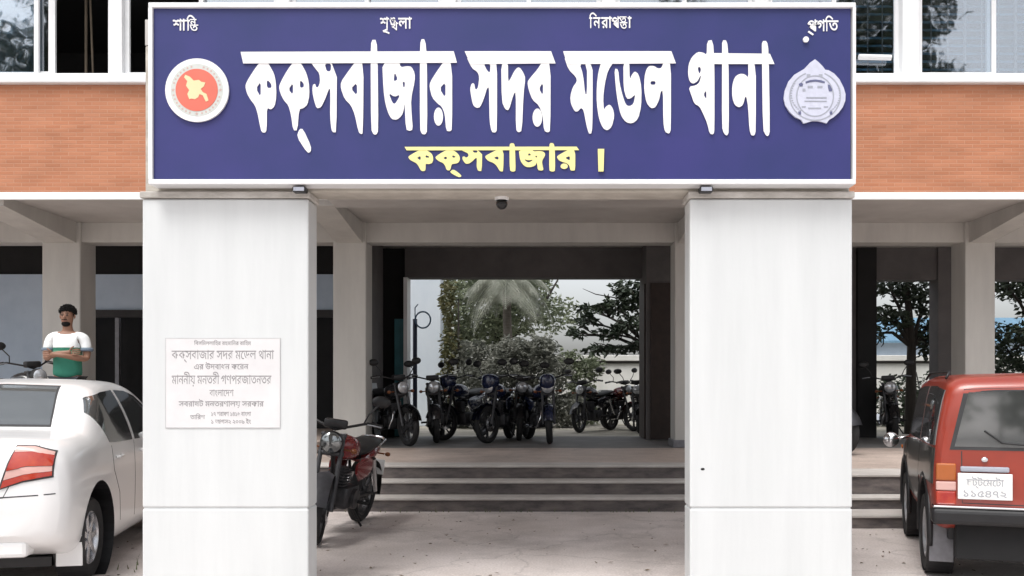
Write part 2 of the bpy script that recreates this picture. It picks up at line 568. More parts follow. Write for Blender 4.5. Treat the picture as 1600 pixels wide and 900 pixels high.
# upper floor
M_glassR = glass_mat('window_glass', (0.80, 0.86, 0.90), 0.30)
M_blind = mat('blue_louvre', (0.10, 0.30, 0.48), 0.5, col2=(0.03, 0.07, 0.10), vscale=1.0, stretch=(1.5, 1, 4))
M_greycurtain = mat('grey_curtain', (0.18, 0.20, 0.20), 0.9, var=0.4, vscale=2, stretch=(6, 1, 0.6))
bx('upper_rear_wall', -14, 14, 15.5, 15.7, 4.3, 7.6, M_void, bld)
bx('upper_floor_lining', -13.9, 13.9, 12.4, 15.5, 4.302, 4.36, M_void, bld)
bx('upper_ceiling_lining', -13.9, 13.9, 12.35, 15.5, 7.22, 7.28, M_void, bld)  # near-black sheet added to keep the open windows dark
bx('upper_wall', -14, 14, 12.1, 12.34, 7.2, 8.2, M_winframe, bld)
bx('roof_slab', -14.3, 14.3, 11.4, 17.6, 8.2, 8.42, M_white, bld, 0.02)
for x in (-14, 13.8):
    bx('gable_wall', x, x + .2, 12.3, 17.4, 4.3, 8.2, M_white, bld)
def F(px):
    return (px - 850) / 116.0
piers = [(-160, -130), (168, 190), (430, 452), (690, 712), (940, 962), (1180, 1202), (1411, 1438), (1680, 1702), (1940, 1960)]
for a, b_ in piers:
    bx('window_pier', F(a), F(b_), 12.08, 12.30, 5.662, 7.2, M_winframe, bld, 0.006)
def sash(parent, x0, x1, y, z0, z1, bar, gm, pane=True):
    b = BM()
    box(b, x0, x0 + bar, y, y + .04, z0, z1); box(b, x1 - bar, x1, y, y + .04, z0, z1)
    box(b, x0 + bar, x1 - bar, y + .001, y + .039, z0, z0 + bar); box(b, x0 + bar, x1 - bar, y + .001, y + .039, z1 - bar, z1)
    f = obj('sash', b, M_winframe, parent, world=True)
    if pane:
        b = BM(); box(b, x0 + bar, x1 - bar, y + .016, y + .022, z0 + bar, z1 - bar)
        obj('pane', b, gm, f, world=True)
    return f
z0, z1 = 5.67, 7.19
for i in range(len(piers) - 1):
    x0, x1 = F(piers[i][1]) + .002, F(piers[i + 1][0]) - .002
    if i == 0:      # slid open: the sashes stand together, the rest gapes black
        sash(bld, F(-120), F(54), 12.16, z0, z1, .06, M_glassR)
        sash(bld, F(-60), F(77), 12.21, z0, z1, .09, M_glassR)
    elif i == 6 or i == 7:
        mid = F(1556) if i == 6 else (x0 + x1) / 2
        sash(bld, x0, mid + .05, 12.16, z0, z1, .06, M_glassR)
        sash(bld, mid - .05, x1, 12.21, z0, z1, .06, M_glassR)
    else:
        mid = (x0 + x1) / 2
        sash(bld, x0, mid + .03, 12.16, z0, z1, .06, M_glassR, i != 1)
        sash(bld, mid - .03, x1, 12.21, z0, z1, .06, M_glassR)
    if i >= 5:
        b = BM()
        k = 14
        for j in range(k):
            zz = z0 + .05 + j * (z1 - z0) / k
            Mx = Matrix.Translation(V((x0 + x1) / 2, 12.33, zz)) @ Matrix.Rotation(R(35), 4, 'X')
            box(b, -(x1 - x0) / 2 + .05, (x1 - x0) / 2 - .05, -.05, .05, -.004, .004, M=Mx)
        obj('louvre_blind', b, M_blind, bld, world=True)
        b = BM()
        for j in range(1, 9):
            xx = x0 + (x1 - x0) * j / 9
            tube(b, [V(xx, 12.275, z0), V(xx, 12.275, z1)], .009 if j % 3 else .022, 6)
        obj('window_grille', b, M_greymetal, bld, world=True)
b = BM()
box(b, F(-110), F(40), 12.5, 12.52, 5.7, 7.1)
obj('curtain', b, M_greycurtain, bld, world=True)
b = BM(); tube(b, [V(F(118), 12.55, 5.67), V(F(112), 12.55, 7.1)], .015, 8)
tube(b, [V(F(103), 12.6, 5.67), V(F(103), 12.6, 7.1)], .02, 8)
obj('window_rod', b, mat('rusty_rod', (0.10, 0.075, 0.05), 0.7, var=0.4), bld, world=True)
b = BM(); tube(b, [at(1342, 89, 12.13), at(1392, 90, 12.13)], .04, 8)
obj('window_stay', b, M_winframe, bld, world=True)

# ------------------------------------------------------------------ entrance porch
porch = thing('entrance_porch', 'flat roofed white entrance porch on two broad tiled pillars', 'porch', (-0.32, 6.3, 0))
PX = [(-2.791, -1.636), (1.013, 2.142)]
for k, (a, b_) in enumerate(PX):
    b = BM()
    box(b, a, b_, 6.222, 6.46, 0, .633, .012, 2)
    box(b, a, b_, 6.222, 6.46, .641, 2.785, .012, 2)
    box(b, a + .01, b_ - .01, 6.232, 6.45, .55, .70)
    p = obj('pillar', b, M_pillar, porch, world=True, label='pillar bearing a small inscribed plaque' if k == 0 else 'blank pillar next to the red jeep')
    b = BM(); box(b, a - .012, b_ + .012, 6.205, 6.475, 2.79, 2.835, .006)
    obj('cap_strip', b, mat('stained_concrete', (0.62, 0.60, 0.57), 0.85, col2=(0.38, 0.36, 0.33), vscale=5, stretch=(1, 1, 3)), p, world=True)
bx('lintel_beam', -2.78, 2.13, 6.245, 6.50, 2.837, 3.86, mat('grimy_cream_plaster', (0.56, 0.53, 0.47), 0.85, col2=(0.36, 0.33, 0.29), vscale=3, stretch=(1, 1, 4), detail=9), porch, 0.008)
bx('roof_slab', -2.78, 2.13, 6.245, 12.0, 3.862, 4.04, M_soffit, porch)
bx('roof_kerb', -2.66, 2.09, 6.24, 6.36, 4.042, 4.16, M_white, porch, 0.01)
b = BM(); box(b, 2.035, 2.065, 6.2195, 6.222, 1, 1.02)
# chip on the blank pillar
b.free()
b = BM(); ball(b, at(1098, 733, 6.221), .011, 8, (1.3, .25, .8))
obj('chip', b, M_dark, porch, world=True)

# ------------------------------------------------------------------ signboard
sign = thing('signboard', 'wide blue police station signboard with white and yellow lettering over the porch', 'sign', (-0.3, 6.15, 2.86))
SX0, SX1, SZ0, SZ1 = -2.690, 2.120, 2.858, 4.094
SD = 6.10
# the printed skin sags very slightly between its fixings: a gently waved grid
b = BM()
nx, nz = 60, 16
g = []
for j in range(nz + 1):
    row = []
    for i in range(nx + 1):
        u, v = i / nx, j / nz
        x = SX0 + .03 + (SX1 - SX0 - .06) * u
        z = SZ0 + .03 + (SZ1 - SZ0 - .06) * v
        y = SD + .010 + .0012 * math.sin(u * 9) * math.sin(v * 3.1) + .0010 * math.sin(u * 23 + v * 5) * math.sin(PI * v)
        row.append(b.verts.new((x, y, z)))
    g.append(row)
for j in range(nz):
    for i in range(nx):
        b.faces.new((g[j][i], g[j][i + 1], g[j + 1][i + 1], g[j + 1][i]))
obj('sign_face', b, M_signblue, sign, smooth=True, world=True)
b = BM(); box(b, SX0 + .02, SX1 - .02, SD + .025, SD + .125, SZ0 + .01, SZ1 - .01)
obj('backing_box', b, M_greymetal, sign, world=True)
b = BM()
fw = .034
box(b, SX0, SX1, SD - .012, SD + .13, SZ0, SZ0 + fw, .004); box(b, SX0, SX1, SD - .012, SD + .13, SZ1 - fw, SZ1, .004)
box(b, SX0, SX0 + fw * .8, SD - .0105, SD + .128, SZ0 + fw, SZ1 - fw); box(b, SX1 - fw * .6, SX1, SD - .0105, SD + .128, SZ0 + fw, SZ1 - fw)
obj('sign_frame', b, M_winframe, sign, world=True)

SS = 1400 / SD
def sp(px, py):
    return ((px - 850) / SS, 1.5 + (600 - py) / SS)

C1 = (340, 50, 4.5); C2 = (530, 50, 5.0); C3 = (720, 50, 5.0); C4 = (870, 50, 5.0); C5 = (1050, 50, 5.0)
def ell(cx_, cy_, rx, ry, n=14):
    return [(cx_ + rx * math.cos(2 * PI * i / n), cy_ + ry * math.sin(2 * PI * i / n)) for i in range(n)]
KA = [[(300,205),(255,265),(205,345),(193,380),(205,430),(230,475),(262,515),(280,570),(295,650),(308,705),(340,705),(345,640),(345,530),(372,545),(400,520),(412,450),(408,350),(395,290),(365,235),(345,205)], [(302,345),(268,395),(302,460)], [(345,330),(377,365),(377,392),(345,392)]]
KA2 = [[(535,205),(490,265),(445,345),(430,385),(440,430),(465,480),(497,515),(515,580),(530,690),(560,690),(572,540),(600,535),(630,510),(645,440),(640,350),(622,285),(595,235),(575,205)], [(529,355),(496,400),(529,443)], [(578,335),(605,360),(605,387),(578,392)]]
HAS = [[(575,680),(600,680),(655,800),(655,840),(630,850),(555,735)]]
SA = [[(648,205),(690,260),(715,290),(720,350),(705,390),(690,385),(685,362),(668,370),(665,420),(680,490),(695,535),(725,530),(755,470),(780,400),(790,395),(792,450),(790,600),(800,690),(812,705),(835,703),(838,205)], [(752,220),(765,275),(795,275),(798,220)]]
BA = [[(130,225),(60,320),(12,390),(12,440),(40,520),(90,570),(120,640),(150,780),(168,797),(185,790),(190,225)], [(137,393),(90,440),(140,498)]]
AA1 = [[(250,60),(292,60),(300,230),(305,770),(290,800),(268,800),(248,760),(245,175)]]
JA = [[(335,225),(345,450),(360,560),(385,640),(410,680),(450,685),(490,650),(505,600),(510,540),(520,760),(550,772),(575,760),(565,640),(560,520),(590,380),(590,320),(565,270),(530,265),(480,275),(465,225)], [(432,310),(424,387),(458,370)], [(385,475),(415,552),(435,562),(465,515),(472,488),(430,505)], [(494,385),(514,390),(510,432),(500,430)]]
AA2 = [[(635,55),(672,55),(685,200),(688,770),(672,800),(645,795),(630,760),(630,180)]]
RA = [[(820,225),(760,310),(710,390),(705,430),(725,510),(765,555),(800,580),(825,640),(835,770),(865,775),(882,760),(882,225)], [(830,388),(783,440),(830,518)]]
RAD = [ell(775, 660, 36, 72)]
W1 = [(C1, KA), (C1, KA2), (C1, HAS), (C1, SA), (C2, BA), (C2, AA1), (C2, JA), (C2, AA2), (C2, RA), (C2, RAD)]
M1 = [(376, 81), (709, 80), (714, 98), (380, 99)]
W3 = [(C3, [[(40,185),(85,280),(130,310),(145,350),(135,430),(122,450),(112,445),(105,400),(85,400),(72,440),(80,500),(95,570),(120,592),(150,588),(180,520),(205,435),(220,430),(222,560),(225,700),(240,780),(270,785),(283,765),(283,200),(235,190)], [(178,245),(205,300),(228,320),(232,245)]]),
      (C3, [[(315,225),(320,540),(345,600),(370,612),(385,580),(410,490),(430,460),(430,760),(450,785),(478,770),(490,480),(505,360),(490,320),(465,280),(445,275),(420,300),(385,370),(370,390),(368,225)]]),
      (C3, [[(640,225),(600,290),(540,360),(520,390),(530,450),(560,530),(610,570),(640,650),(650,770),(680,785),(700,770),(702,225)], [(642,393),(610,440),(642,498)]]),
      (C3, [ell(598, 668, 38, 72)]),
      (C4, [[(55,185),(90,290),(150,350),(158,385),(125,430),(105,500),(110,560),(140,620),(165,620),(190,590),(210,610),(230,720),(250,795),(275,790),(280,640),(280,200),(120,180)], [(178,250),(205,330),(222,490),(236,480),(236,250)]]),
      (C4, [[(350,225),(325,310),(312,420),(312,560),(330,680),(360,750),(395,770),(430,740),(450,660),(440,600),(415,565),(385,580),(368,610),(362,520),(375,400),(400,300),(450,225)]]),
      (C4, [[(450,285),(460,420),(475,540),(500,650),(540,705),(590,715),(635,680),(660,580),(662,430),(640,330),(610,305),(585,335),(570,375),(566,225),(520,225),(522,440),(545,520),(575,520),(610,490),(612,500),(600,560),(570,580),(540,570),(515,500),(490,400),(480,290)]]),
      (C4, [[(700,290),(685,350),(682,450),(700,550),(735,595),(770,590),(800,530),(810,470),(830,450),(832,700),(845,780),(880,795),(892,760),(892,210),(840,210),(820,280),(790,285),(760,265),(720,265)], [(733,383),(772,383),(770,412),(733,412)]]),
      (C5, [[(245,160),(200,155),(155,195),(130,250),(125,330),(138,385),(165,405),(200,385),(222,340),(228,342),(215,392),(190,416),(130,428),(150,490),(175,560),(215,580),(245,640),(275,710),(295,795),(325,800),(332,760),(332,250),(320,62),(275,68),(272,180)], [(267,453),(246,490),(270,528)], [(214,268),(200,282),(214,332),(229,290)]]),
      (C5, [[(392,65),(430,65),(442,200),(445,780),(430,812),(405,790),(390,740),(392,150)]]),
      (C5, [[(595,225),(598,360),(570,330),(530,325),(490,350),(470,420),(470,510),(490,570),(525,590),(555,570),(570,510),(580,500),(595,580),(605,760),(620,808),(645,808),(655,770),(655,225)]]),
      (C5, [[(703,70),(742,70),(755,150),(765,770),(755,812),(735,810),(710,760),(703,150)]])]
M3 = [[(726, 80), (861, 80), (868, 99), (735, 100)], [(880, 80), (1049, 80), (1056, 99), (886, 100)], [(1113, 83), (1203, 84), (1210, 100), (1115, 100)]]

def lettering(name, parts, matras, m, warp, z_of=0.0):
    bm_ = BM()
    k = 0
    for crop, loops in parts:
        ls = []
        for lp in loops:
            px = [(crop[0] + x / crop[2], crop[1] + y / crop[2]) for x, y in lp]
            px = chaikin(px, 1)
            ls.append([sp(*warp(*q)) for q in px])
        me = filled(ls, .003)
        # curve lies in XY: stand it up facing -Y, each letter a hair in front of the last
        add_mesh(bm_, me, Matrix.Translation(V(0, SD + .0065 - k * .0002, 0)) @ Matrix.Rotation(R(90), 4, 'X'))
        k += 1
    for mt in matras:
        me = filled([[sp(*warp(*q)) for q in mt]], .003)
        add_mesh(bm_, me, Matrix.Translation(V(0, SD + .0065 - k * .0002, 0)) @ Matrix.Rotation(R(90), 4, 'X'))
        k += 1
    return obj(name, bm_, m, sign, world=True)
lettering('main_lettering', W1 + W3, [M1] + M3, M_letter, lambda x, y: (x, y))
yw = lambda x, y: (632 + (x - 376) * (905 - 632) / (714 - 376), 229 + (y - 80) * (267 - 229) / (207 - 80))
ident = lambda x, y: (x, y)
lo = lettering('lower_lettering', W1, [M1], M_yellow, yw)
b = BM()
q = [sp(*c) for c in [(934, 233), (944, 233), (943, 268), (935, 268)]]
prism_xz(b, q, SD - .008, SD + .006)
bmesh.ops.recalc_face_normals(b, faces=b.faces)
obj('lower_lettering', b, M_yellow, sign, world=True, label='yellow full stop bar after the place name')

def glyph_word(bm_, items, x, z, sx, sz, y, depth=.006, bold=0.03):
    "items: (char, dx, dz, scale x, scale z) in em units, placed by hand as the conjuncts stack"
    for k, (ch, dx, dz, s1, s2) in enumerate(items):
        me = font_mesh(ch, bold, .5)
        T = Matrix.Translation(V(x + dx * sx, y - k * .0003, z + dz * sz)) @ Matrix.Diagonal((sx * s1, depth, sz * s2, 1)) @ Matrix.Rotation(R(90), 4, 'X')
        add_mesh(bm_, me, T)
words_ = [
    ((270, 47, 289), [('ি', .95, 0, .8, 1), ('শ', 0, 0, .95, 1), ('া', .62, 0, 1, 1), ('ন', 1.2, .3, .7, .6), ('ত', 1.18, -.05, .8, .62)], 40),
    ((594, 44, 621), [('শ', 0, 0, .9, 1), ('ৃ', .62, -.05, 1.2, 1), ('ঙ', .66, .22, .7, .7), ('খ', .72, -.1, .8, .7), ('ল', 1.32, 0, .9, 1), ('া', 2.0, 0, 1, 1)], 56),
    ((921, 43, 957), [('ি', 0, 0, .8, 1), ('ন', .32, 0, .9, 1), ('র', .95, 0, .9, 1), ('া', 1.5, 0, 1, 1), ('প', 1.75, 0, .9, 1), ('ত', 2.4, .3, .75, .6), ('ত', 2.42, -.08, .8, .65), ('া', 3.05, 0, 1, 1)], 72),
    ((1262, 48, 1285), [('প', 0, 0, .95, 1), ('্', .28, .02, 1.3, 1), ('গ', .66, 0, .9, 1), ('ি', 1.25, 0, .75, 1), ('ত', 1.5, 0, .9, 1)], 47)]
for (px, py, mid), items, width in words_:
    b = BM()
    em = max(i[1] for i in items) + .6
    x, z = sp(px, py)
    glyph_word(b, items, x, z, width / SS / em, 26 / SS, SD + .0065, .004, .012)
    obj('motto_lettering', b, M_letter, sign, world=True)

def disc(bm_, cxz, r, y0, y1, n=48):
    prism_xz(bm_, [(cxz[0] + r * math.cos(2 * PI * i / n), cxz[1] + r * math.sin(2 * PI * i / n)) for i in range(n)], y0, y1)
def fin(b):
    bmesh.ops.recalc_face_normals(b, faces=b.faces)
    return b
# round seal
c = sp(308.5, 141.5)
b = BM(); disc(b, c, 49.5 / SS, SD - .010, SD + .006)
seal = obj('round_seal', fin(b), M_letter, sign, world=True)
b = BM(); disc(b, c, 41 / SS, SD - .0115, SD - .0102)
obj('seal_ring', fin(b), M_sealring, seal, world=True)
b = BM(); disc(b, c, 33 / SS, SD - .0135, SD - .0117)
obj('red_disc', fin(b), M_red, seal, world=True)
b = BM()
mp_ = [(291,118),(298,121),(304,127),(312,126),(316,129),(322,130),(320,136),(315,140),(318,145),(324,148),(327,158),(323,160),(318,150),(313,148),(311,153),(306,156),(300,155),(297,156),(294,148),(297,142),(292,135),(294,128),(289,122)]
prism_xz(b, [sp(*q) for q in mp_], SD - .0155, SD - .0137)
obj('map_shape', fin(b), M_cream, seal, world=True)
b = BM()
for a in range(36):
    if a % 9 in (0, 8): continue
    th = a * PI / 18 + .05
    p = (c[0] + 37 / SS * math.cos(th), c[1] + 37 / SS * math.sin(th))
    disc(b, p, 1.7 / SS, SD - .0125, SD - .0117, 6)
for th in (PI, 0, PI * .5 + PI, ):
    p = (c[0] + 37 / SS * math.cos(th), c[1] + 37 / SS * math.sin(th))
    st_ = [(p[0] + (3 if i % 2 == 0 else 1.3) / SS * math.sin(i * PI / 5), p[1] + (3 if i % 2 == 0 else 1.3) / SS * math.cos(i * PI / 5)) for i in range(10)]
    prism_xz(b, st_, SD - .0128, SD - .0117)
obj('ring_marks', fin(b), mat('seal_mark_red', (0.55, 0.40, 0.36), .5), seal, world=True)
# shield emblem, traced outline
E_ = lambda x, y: sp(1210 + x * 120 / 831, 80 + y * 130 / 900)
out = [(435,92),(470,120),(520,170),(545,205),(580,210),(640,245),(700,310),(745,400),(765,470),(762,540),(735,610),(690,670),(640,715),(590,745),(560,785),(520,770),(470,760),(400,760),(350,775),(310,785),(285,745),(220,715),(160,660),(115,590),(98,520),(110,430),(150,330),(210,260),(270,225),(320,195),(380,130)]
b = BM(); prism_xz(b, [E_(*q) for q in out], SD - .010, SD + .006)
emb = obj('police_emblem', fin(b), M_silver, sign, world=True)
b = BM()
prism_xz(b, [E_(*q) for q in [(330,335),(380,318),(440,312),(500,320),(540,335),(538,352),(490,342),(440,334),(385,340),(335,354)]], SD - .0125, SD - .0103)
for q in [[(258,360),(285,345),(305,360),(300,385),(270,388)], [(572,365),(595,372),(620,420),(615,440),(585,440),(575,400)], [(252,660),(280,655),(285,690),(258,692)], [(592,660),(620,655),(622,690),(595,692)]]:
    prism_xz(b, [E_(*p) for p in q], SD - .0125, SD - .0103)
obj('emblem_band', fin(b), M_silverdark, emb, world=True)
b = BM()
for x0, y0, x1, y1 in [(345,255,385,285),(475,255,515,285),(355,380,410,404),(460,380,515,404),(340,500,560,516),(320,540,560,552),(360,615,500,630),(290,600,335,615),(530,600,575,615),(300,410,330,440)]:
    prism_xz(b, [E_(*p) for p in [(x0, y0), (x1, y0), (x1, y1), (x0, y1)]], SD - .0118, SD - .0103)
th0 = [(E_(440 + 255 * math.cos(t), 470 + 225 * math.sin(t))) for t in np.linspace(-.55, 1.0, 14)]
for pts in (th0, [(2 * E_(440, 0)[0] - x, z) for x, z in th0]):
    for i in range(0, 13, 1):
        (x, z), (x2, z2) = pts[i], pts[i + 1]
        dx, dz = x2 - x, z2 - z
        prism_xz(b, [(x, z), (x + dx * .45, z + dz * .45), (x + dx * .45 + (.012 if x > sp(1272, 0)[0] else -.012), z + dz * .45), (x + (.012 if x > sp(1272, 0)[0] else -.012), z)], SD - .0118, SD - .0103)
for rx, rz in ((205, 225), (280, 268)):
    P_ = [E_(435 + rx * math.cos(t), 490 + rz * math.sin(t)) for t in np.linspace(-PI * .38 if rx > 250 else -PI, PI * 1.38 if rx > 250 else PI, 49)]
    Q_ = [E_(435 + (rx - 13) * math.cos(t), 490 + (rz - 13) * math.sin(t)) for t in np.linspace(-PI * .38 if rx > 250 else -PI, PI * 1.38 if rx > 250 else PI, 49)]
    for i in range(48):
        prism_xz(b, [P_[i], P_[i + 1], Q_[i + 1], Q_[i]], SD - .0115, SD - .0103)
obj('emblem_detail', fin(b), M_silvermid, emb, world=True)
b = BM(); disc(b, sp(1259, 62), 4.5 / SS, SD - .008, SD + .006, 16)
obj('stud', fin(b), M_letter, sign, world=True)

# ------------------------------------------------------------------ plaque
pq = thing('inscribed_plaque', 'white marble plaque with dark inscription fixed to the pillar behind the sedan', 'plaque', (-2.22, 6.2, 1.3))
PD = 6.215
def pp(px, py): return ((px - 850) / (1400 / PD), 1.5 + (600 - py) / (1400 / PD))
x0, z1_ = pp(259, 529); x1, z0_ = pp(437, 668)
b = BM(); box(b, x0, x1, 6.2175, 6.2215, z0_, z1_, .001)
obj('slab', b, M_marble, pq, world=True)
b = BM()
t_ = .005
box(b, x0 - t_, x1 + t_, 6.2170, 6.2213, z0_ - t_, z0_); box(b, x0 - t_, x1 + t_, 6.2170, 6.2213, z1_, z1_ + t_)
box(b, x0 - t_, x0, 6.2170, 6.2213, z0_, z1_); box(b, x1, x1 + t_, 6.2170, 6.2213, z0_, z1_)
obj('edge_trim', b, M_plaqueedge, pq, world=True)
lines = [((303, 392), 539, 6, 'িবসিমললািহর রহমািনর রািহম'), ((268, 428), 561, 15, 'কক্সবাজার সদর মেডল থানা'), ((303, 388), 577, 9, 'এর উদবাধন কেরন'), ((268, 424), 600, 15, 'মাননীয় মনতরী গণপরজাতনতর'), ((327, 365), 619, 11, 'বাংলােদশ'), ((279, 412), 635, 9, 'সবরাষট মনতরণালয় সরকার'),
         ((297, 320), 655, 7, 'তািরখ'), ((330, 392), 650, 7, '১৭ শরাবণ ১৪১৬ বাংলা'), ((330, 392), 662, 7, '১ আগস২ ২০০৯ ইং')]
for (a, e), base, h, txt in lines:
    b = BM()
    me = font_mesh(txt, .006 if h > 10 else .015, .5)
    xs = [v.co.x for v in me.vertices]
    wx = max(xs) - min(xs)
    xa, zb = pp(a, base); xe, _ = pp(e, base)
    sc_ = (xe - xa) / wx
    T = Matrix.Translation(V(xa - min(xs) * sc_, 6.2174, zb)) @ Matrix.Diagonal((sc_, .0008, h / (1400 / PD) / .72, 1)) @ Matrix.Rotation(R(90), 4, 'X')
    add_mesh(b, me, T)
    obj('inscription_line', b, M_ink, pq, world=True)

# ------------------------------------------------------------------ cctv dome and two small lamps under the sign
c = at(784, 318, 6.42)
t = thing('security_camera', 'small black dome security camera under the middle of the porch beam', 'camera', (c.x, c.y, 2.837))
b = BM(); lathe(b, [(0.001, 0), (.05, 0), (.05, -.02), (.045, -.022)], 20, Matrix.Rotation(R(-90), 4, 'Y'))
obj('mount', fin(b), M_winframe, t)
b = BM(); ball(b, V(0, 0, -.045), .042, 16)
obj('dome', b, mat('smoked_dome', (.008, .008, .01), .12), t, smooth=True)
for k, (px, lb) in enumerate(((470, 'small black spotlight clamped under the sign above the plaque pillar'), (1102, 'small black spotlight clamped under the sign above the blank pillar'))):
    c = at(px, 297, 6.15)
    t = thing('spotlight', lb, 'spotlight', (c.x, c.y, c.z), 0, 'spotlights under the sign')
    b = BM(); box(b, -.045, .045, -.05, .02, -.022, .016, .006)
    obj('lamp_head', b, M_dark, t)
    b = BM(); tube(b, [V(0, .0, .01), V(0, .05, .03), V(0, .09, .03)], .008, 8)
    obj('bracket', b, M_dark, t)
    b = BM(); box(b, -.036, .036, -.054, -.050, -.016, .010)
    obj('lens', b, M_silvermid, t)
# ------------------------------------------------------------------ vehicles
def pchip(xs, ys, xq):
    xs = np.asarray(xs, float); ys = np.asarray(ys, float)
    h = np.diff(xs); d = np.diff(ys) / h
    m = np.zeros_like(ys)
    for i in range(1, len(xs) - 1):
        if d[i - 1] * d[i] > 0:
            w1, w2 = 2 * h[i] + h[i - 1], h[i] + 2 * h[i - 1]
            m[i] = (w1 + w2) / (w1 / d[i - 1] + w2 / d[i])
    m[0], m[-1] = d[0], d[-1]
    out = []
    for x in xq:
        i = min(max(np.searchsorted(xs, x) - 1, 0), len(h) - 1)
        t = (x - xs[i]) / h[i]
        out.append((2*t**3 - 3*t**2 + 1) * ys[i] + (t**3 - 2*t**2 + t) * h[i] * m[i] + (-2*t**3 + 3*t**2) * ys[i+1] + (t**3 - t**2) * h[i] * m[i+1])
    return np.array(out)

def body_mesh(st, n_len=70, n_sec=6):
    "st: list of (y, [(x,z) x 8]); closed shell, mirrored about x = 0"
    ys = [s[0] for s in st]
    yq = np.unique(np.round(np.concatenate([np.linspace(ys[0], ys[-1], n_len), ys, np.linspace(ys[0], ys[2], 8), np.linspace(ys[-3], ys[-1], 8)]), 2))
    npt = len(st[0][1])
    P = np.zeros((len(yq), npt, 2))
    for k in range(npt):
        for c in range(2):
            P[:, k, c] = pchip(ys, [s[1][k][c] for s in st], yq)
    b = BM()
    rings = []
    for i, y in enumerate(yq):
        sec = P[i]
        tt = np.arange(npt)
        tq = np.linspace(0, npt - 1, (npt - 1) * n_sec + 1)
        sx, sz = pchip(tt, sec[:, 0], tq), pchip(tt, sec[:, 1], tq)
        half = [(x, z) for x, z in zip(sx, sz)]
        full = half + [(-x, z) for x, z in half[-2:0:-1]]
        rings.append([b.verts.new((x, y, z)) for x, z in full])
    for a, c in zip(rings, rings[1:]):
        k = len(a)
        for j in range(k):
            b.faces.new((a[j], a[(j + 1) % k], c[(j + 1) % k], c[j]))
    b.faces.new(rings[0]); b.faces.new(rings[-1][::-1])
    bmesh.ops.recalc_face_normals(b, faces=b.faces)
    return b

def patch(bvh, top, bot, axis, off, n=24, m=10, side=1, thick=0.004):
    """surface piece between two polylines, pressed on to the body. axis 'x': points are (y,z) seen from the side;
    axis '-y' / 'y': points are (x,z) seen from behind / the front; axis 'z': (x,y) seen from above"""
    def samp(pl, t):
        pl = np.asarray(pl, float)
        L = np.concatenate([[0], np.cumsum(np.linalg.norm(np.diff(pl, axis=0), axis=1))])
        L /= L[-1]
        return np.array([np.interp(t, L, pl[:, 0]), np.interp(t, L, pl[:, 1])])
    b = BM()
    g = []
    for i in range(n + 1):
        a, c = samp(top, i / n), samp(bot, i / n)
        row = []
        for j in range(m + 1):
            q = a + (c - a) * j / m
            if axis == 'x':
                o, d = V(side * 3, q[0], q[1]), V(-side, 0, 0)
            elif axis == '-y':
                o, d = V(q[0], -3, q[1]), V(0, 1, 0)
            elif axis == 'y':
                o, d = V(q[0], 9, q[1]), V(0, -1, 0)
            else:
                o, d = V(q[0], q[1], 5), V(0, 0, -1)
            hit, nrm, _, _ = bvh.ray_cast(o, d)
            row.append(b.verts.new(hit + nrm * off) if hit else None)
        g.append(row)
    for i in range(n):
        for j in range(m):
            q = [g[i][j], g[i + 1][j], g[i + 1][j + 1], g[i][j + 1]]
            q = [v for v in q if v]
            if len(q) >= 3: b.faces.new(q)
    for v in [v for v in b.verts if not v.link_faces]: b.verts.remove(v)
    bmesh.ops.recalc_face_normals(b, faces=b.faces)
    # face outwards, then give it a rim
    c = sum((f.normal.dot(-d) for f in b.faces), 0)
    if c < 0: bmesh.ops.reverse_faces(b, faces=b.faces)
    ext = bmesh.ops.extrude_face_region(b, geom=list(b.faces), use_keep_orig=True)
    vv = [v for v in ext['geom'] if isinstance(v, bmesh.types.BMVert)]
    for v in vv: v.co -= v.normal * 0.0
    b.normal_update()
    for v in vv: v.co += (-d) * 0 
    dd = d.copy()
    for v in vv: v.co += dd * (thick + off)
    bmesh.ops.recalc_face_normals(b, faces=b.faces)
    return b

def seam(bvh, pl, axis, side=1, wdt=.006, off=.0015):
    pl = [Vector((*p, 0)) for p in pl]
    top, bot = [], []
    for i, p in enumerate(pl):
        dr = (pl[min(i + 1, len(pl) - 1)] - pl[max(i - 1, 0)]).normalized()
        nn = Vector((-dr.y, dr.x, 0)) * wdt / 2
        top.append((p + nn)[:2]); bot.append((p - nn)[:2])
    return patch(bvh, top, bot, axis, off, n=max(12, 6 * len(pl)), m=1, side=side, thick=.001)

M_tyre = M_rubber
def wheel(parent, loc, r, wdt, side, spokes=5, rim_mat=None, tip=0):
    rim_mat = rim_mat or M_steel
    S = Matrix.Translation(loc) @ Matrix.Scale(side, 4, V(1, 0, 0))
    b = BM()
    h = wdt / 2
    lathe(b, [(r * .62, -h * .8), (r * .70, -h), (r * .93, -h), (r * .99, -h * .75), (r, -h * .3), (r, h * .3), (r * .99, h * .75), (r * .93, h), (r * .70, h), (r * .62, h * .8)], 40, S)
    w = obj('wheel', fin(b), M_tyre, parent, smooth=False)
    auto_smooth(w, 50)
    b = BM()
    lathe(b, [(r * .64, -h * .7), (r * .66, h * .85), (r * .62, h * .9), (r * .58, h * .6), (r * .57, -h * .3)], 40, S)
    for k in range(spokes):
        th = 2 * PI * k / spokes + .3
        Mx = S @ Matrix.Rotation(th, 4, 'X')
        box(b, h * .30, h * .78, -r * .085, r * .085, r * .10, r * .60, .006, M=Mx)
    lathe(b, [(0.001, h * .85), (r * .16, h * .82), (r * .18, h * .3)], 20, S)
    o = obj('rim', fin(b), rim_mat, w)
    auto_smooth(o, 40)
    b = BM(); lathe(b, [(0.001, -h * .32), (r * .56, -h * .31)], 30, S)
    obj('brake_disc', fin(b), M_dark, w)
    return w

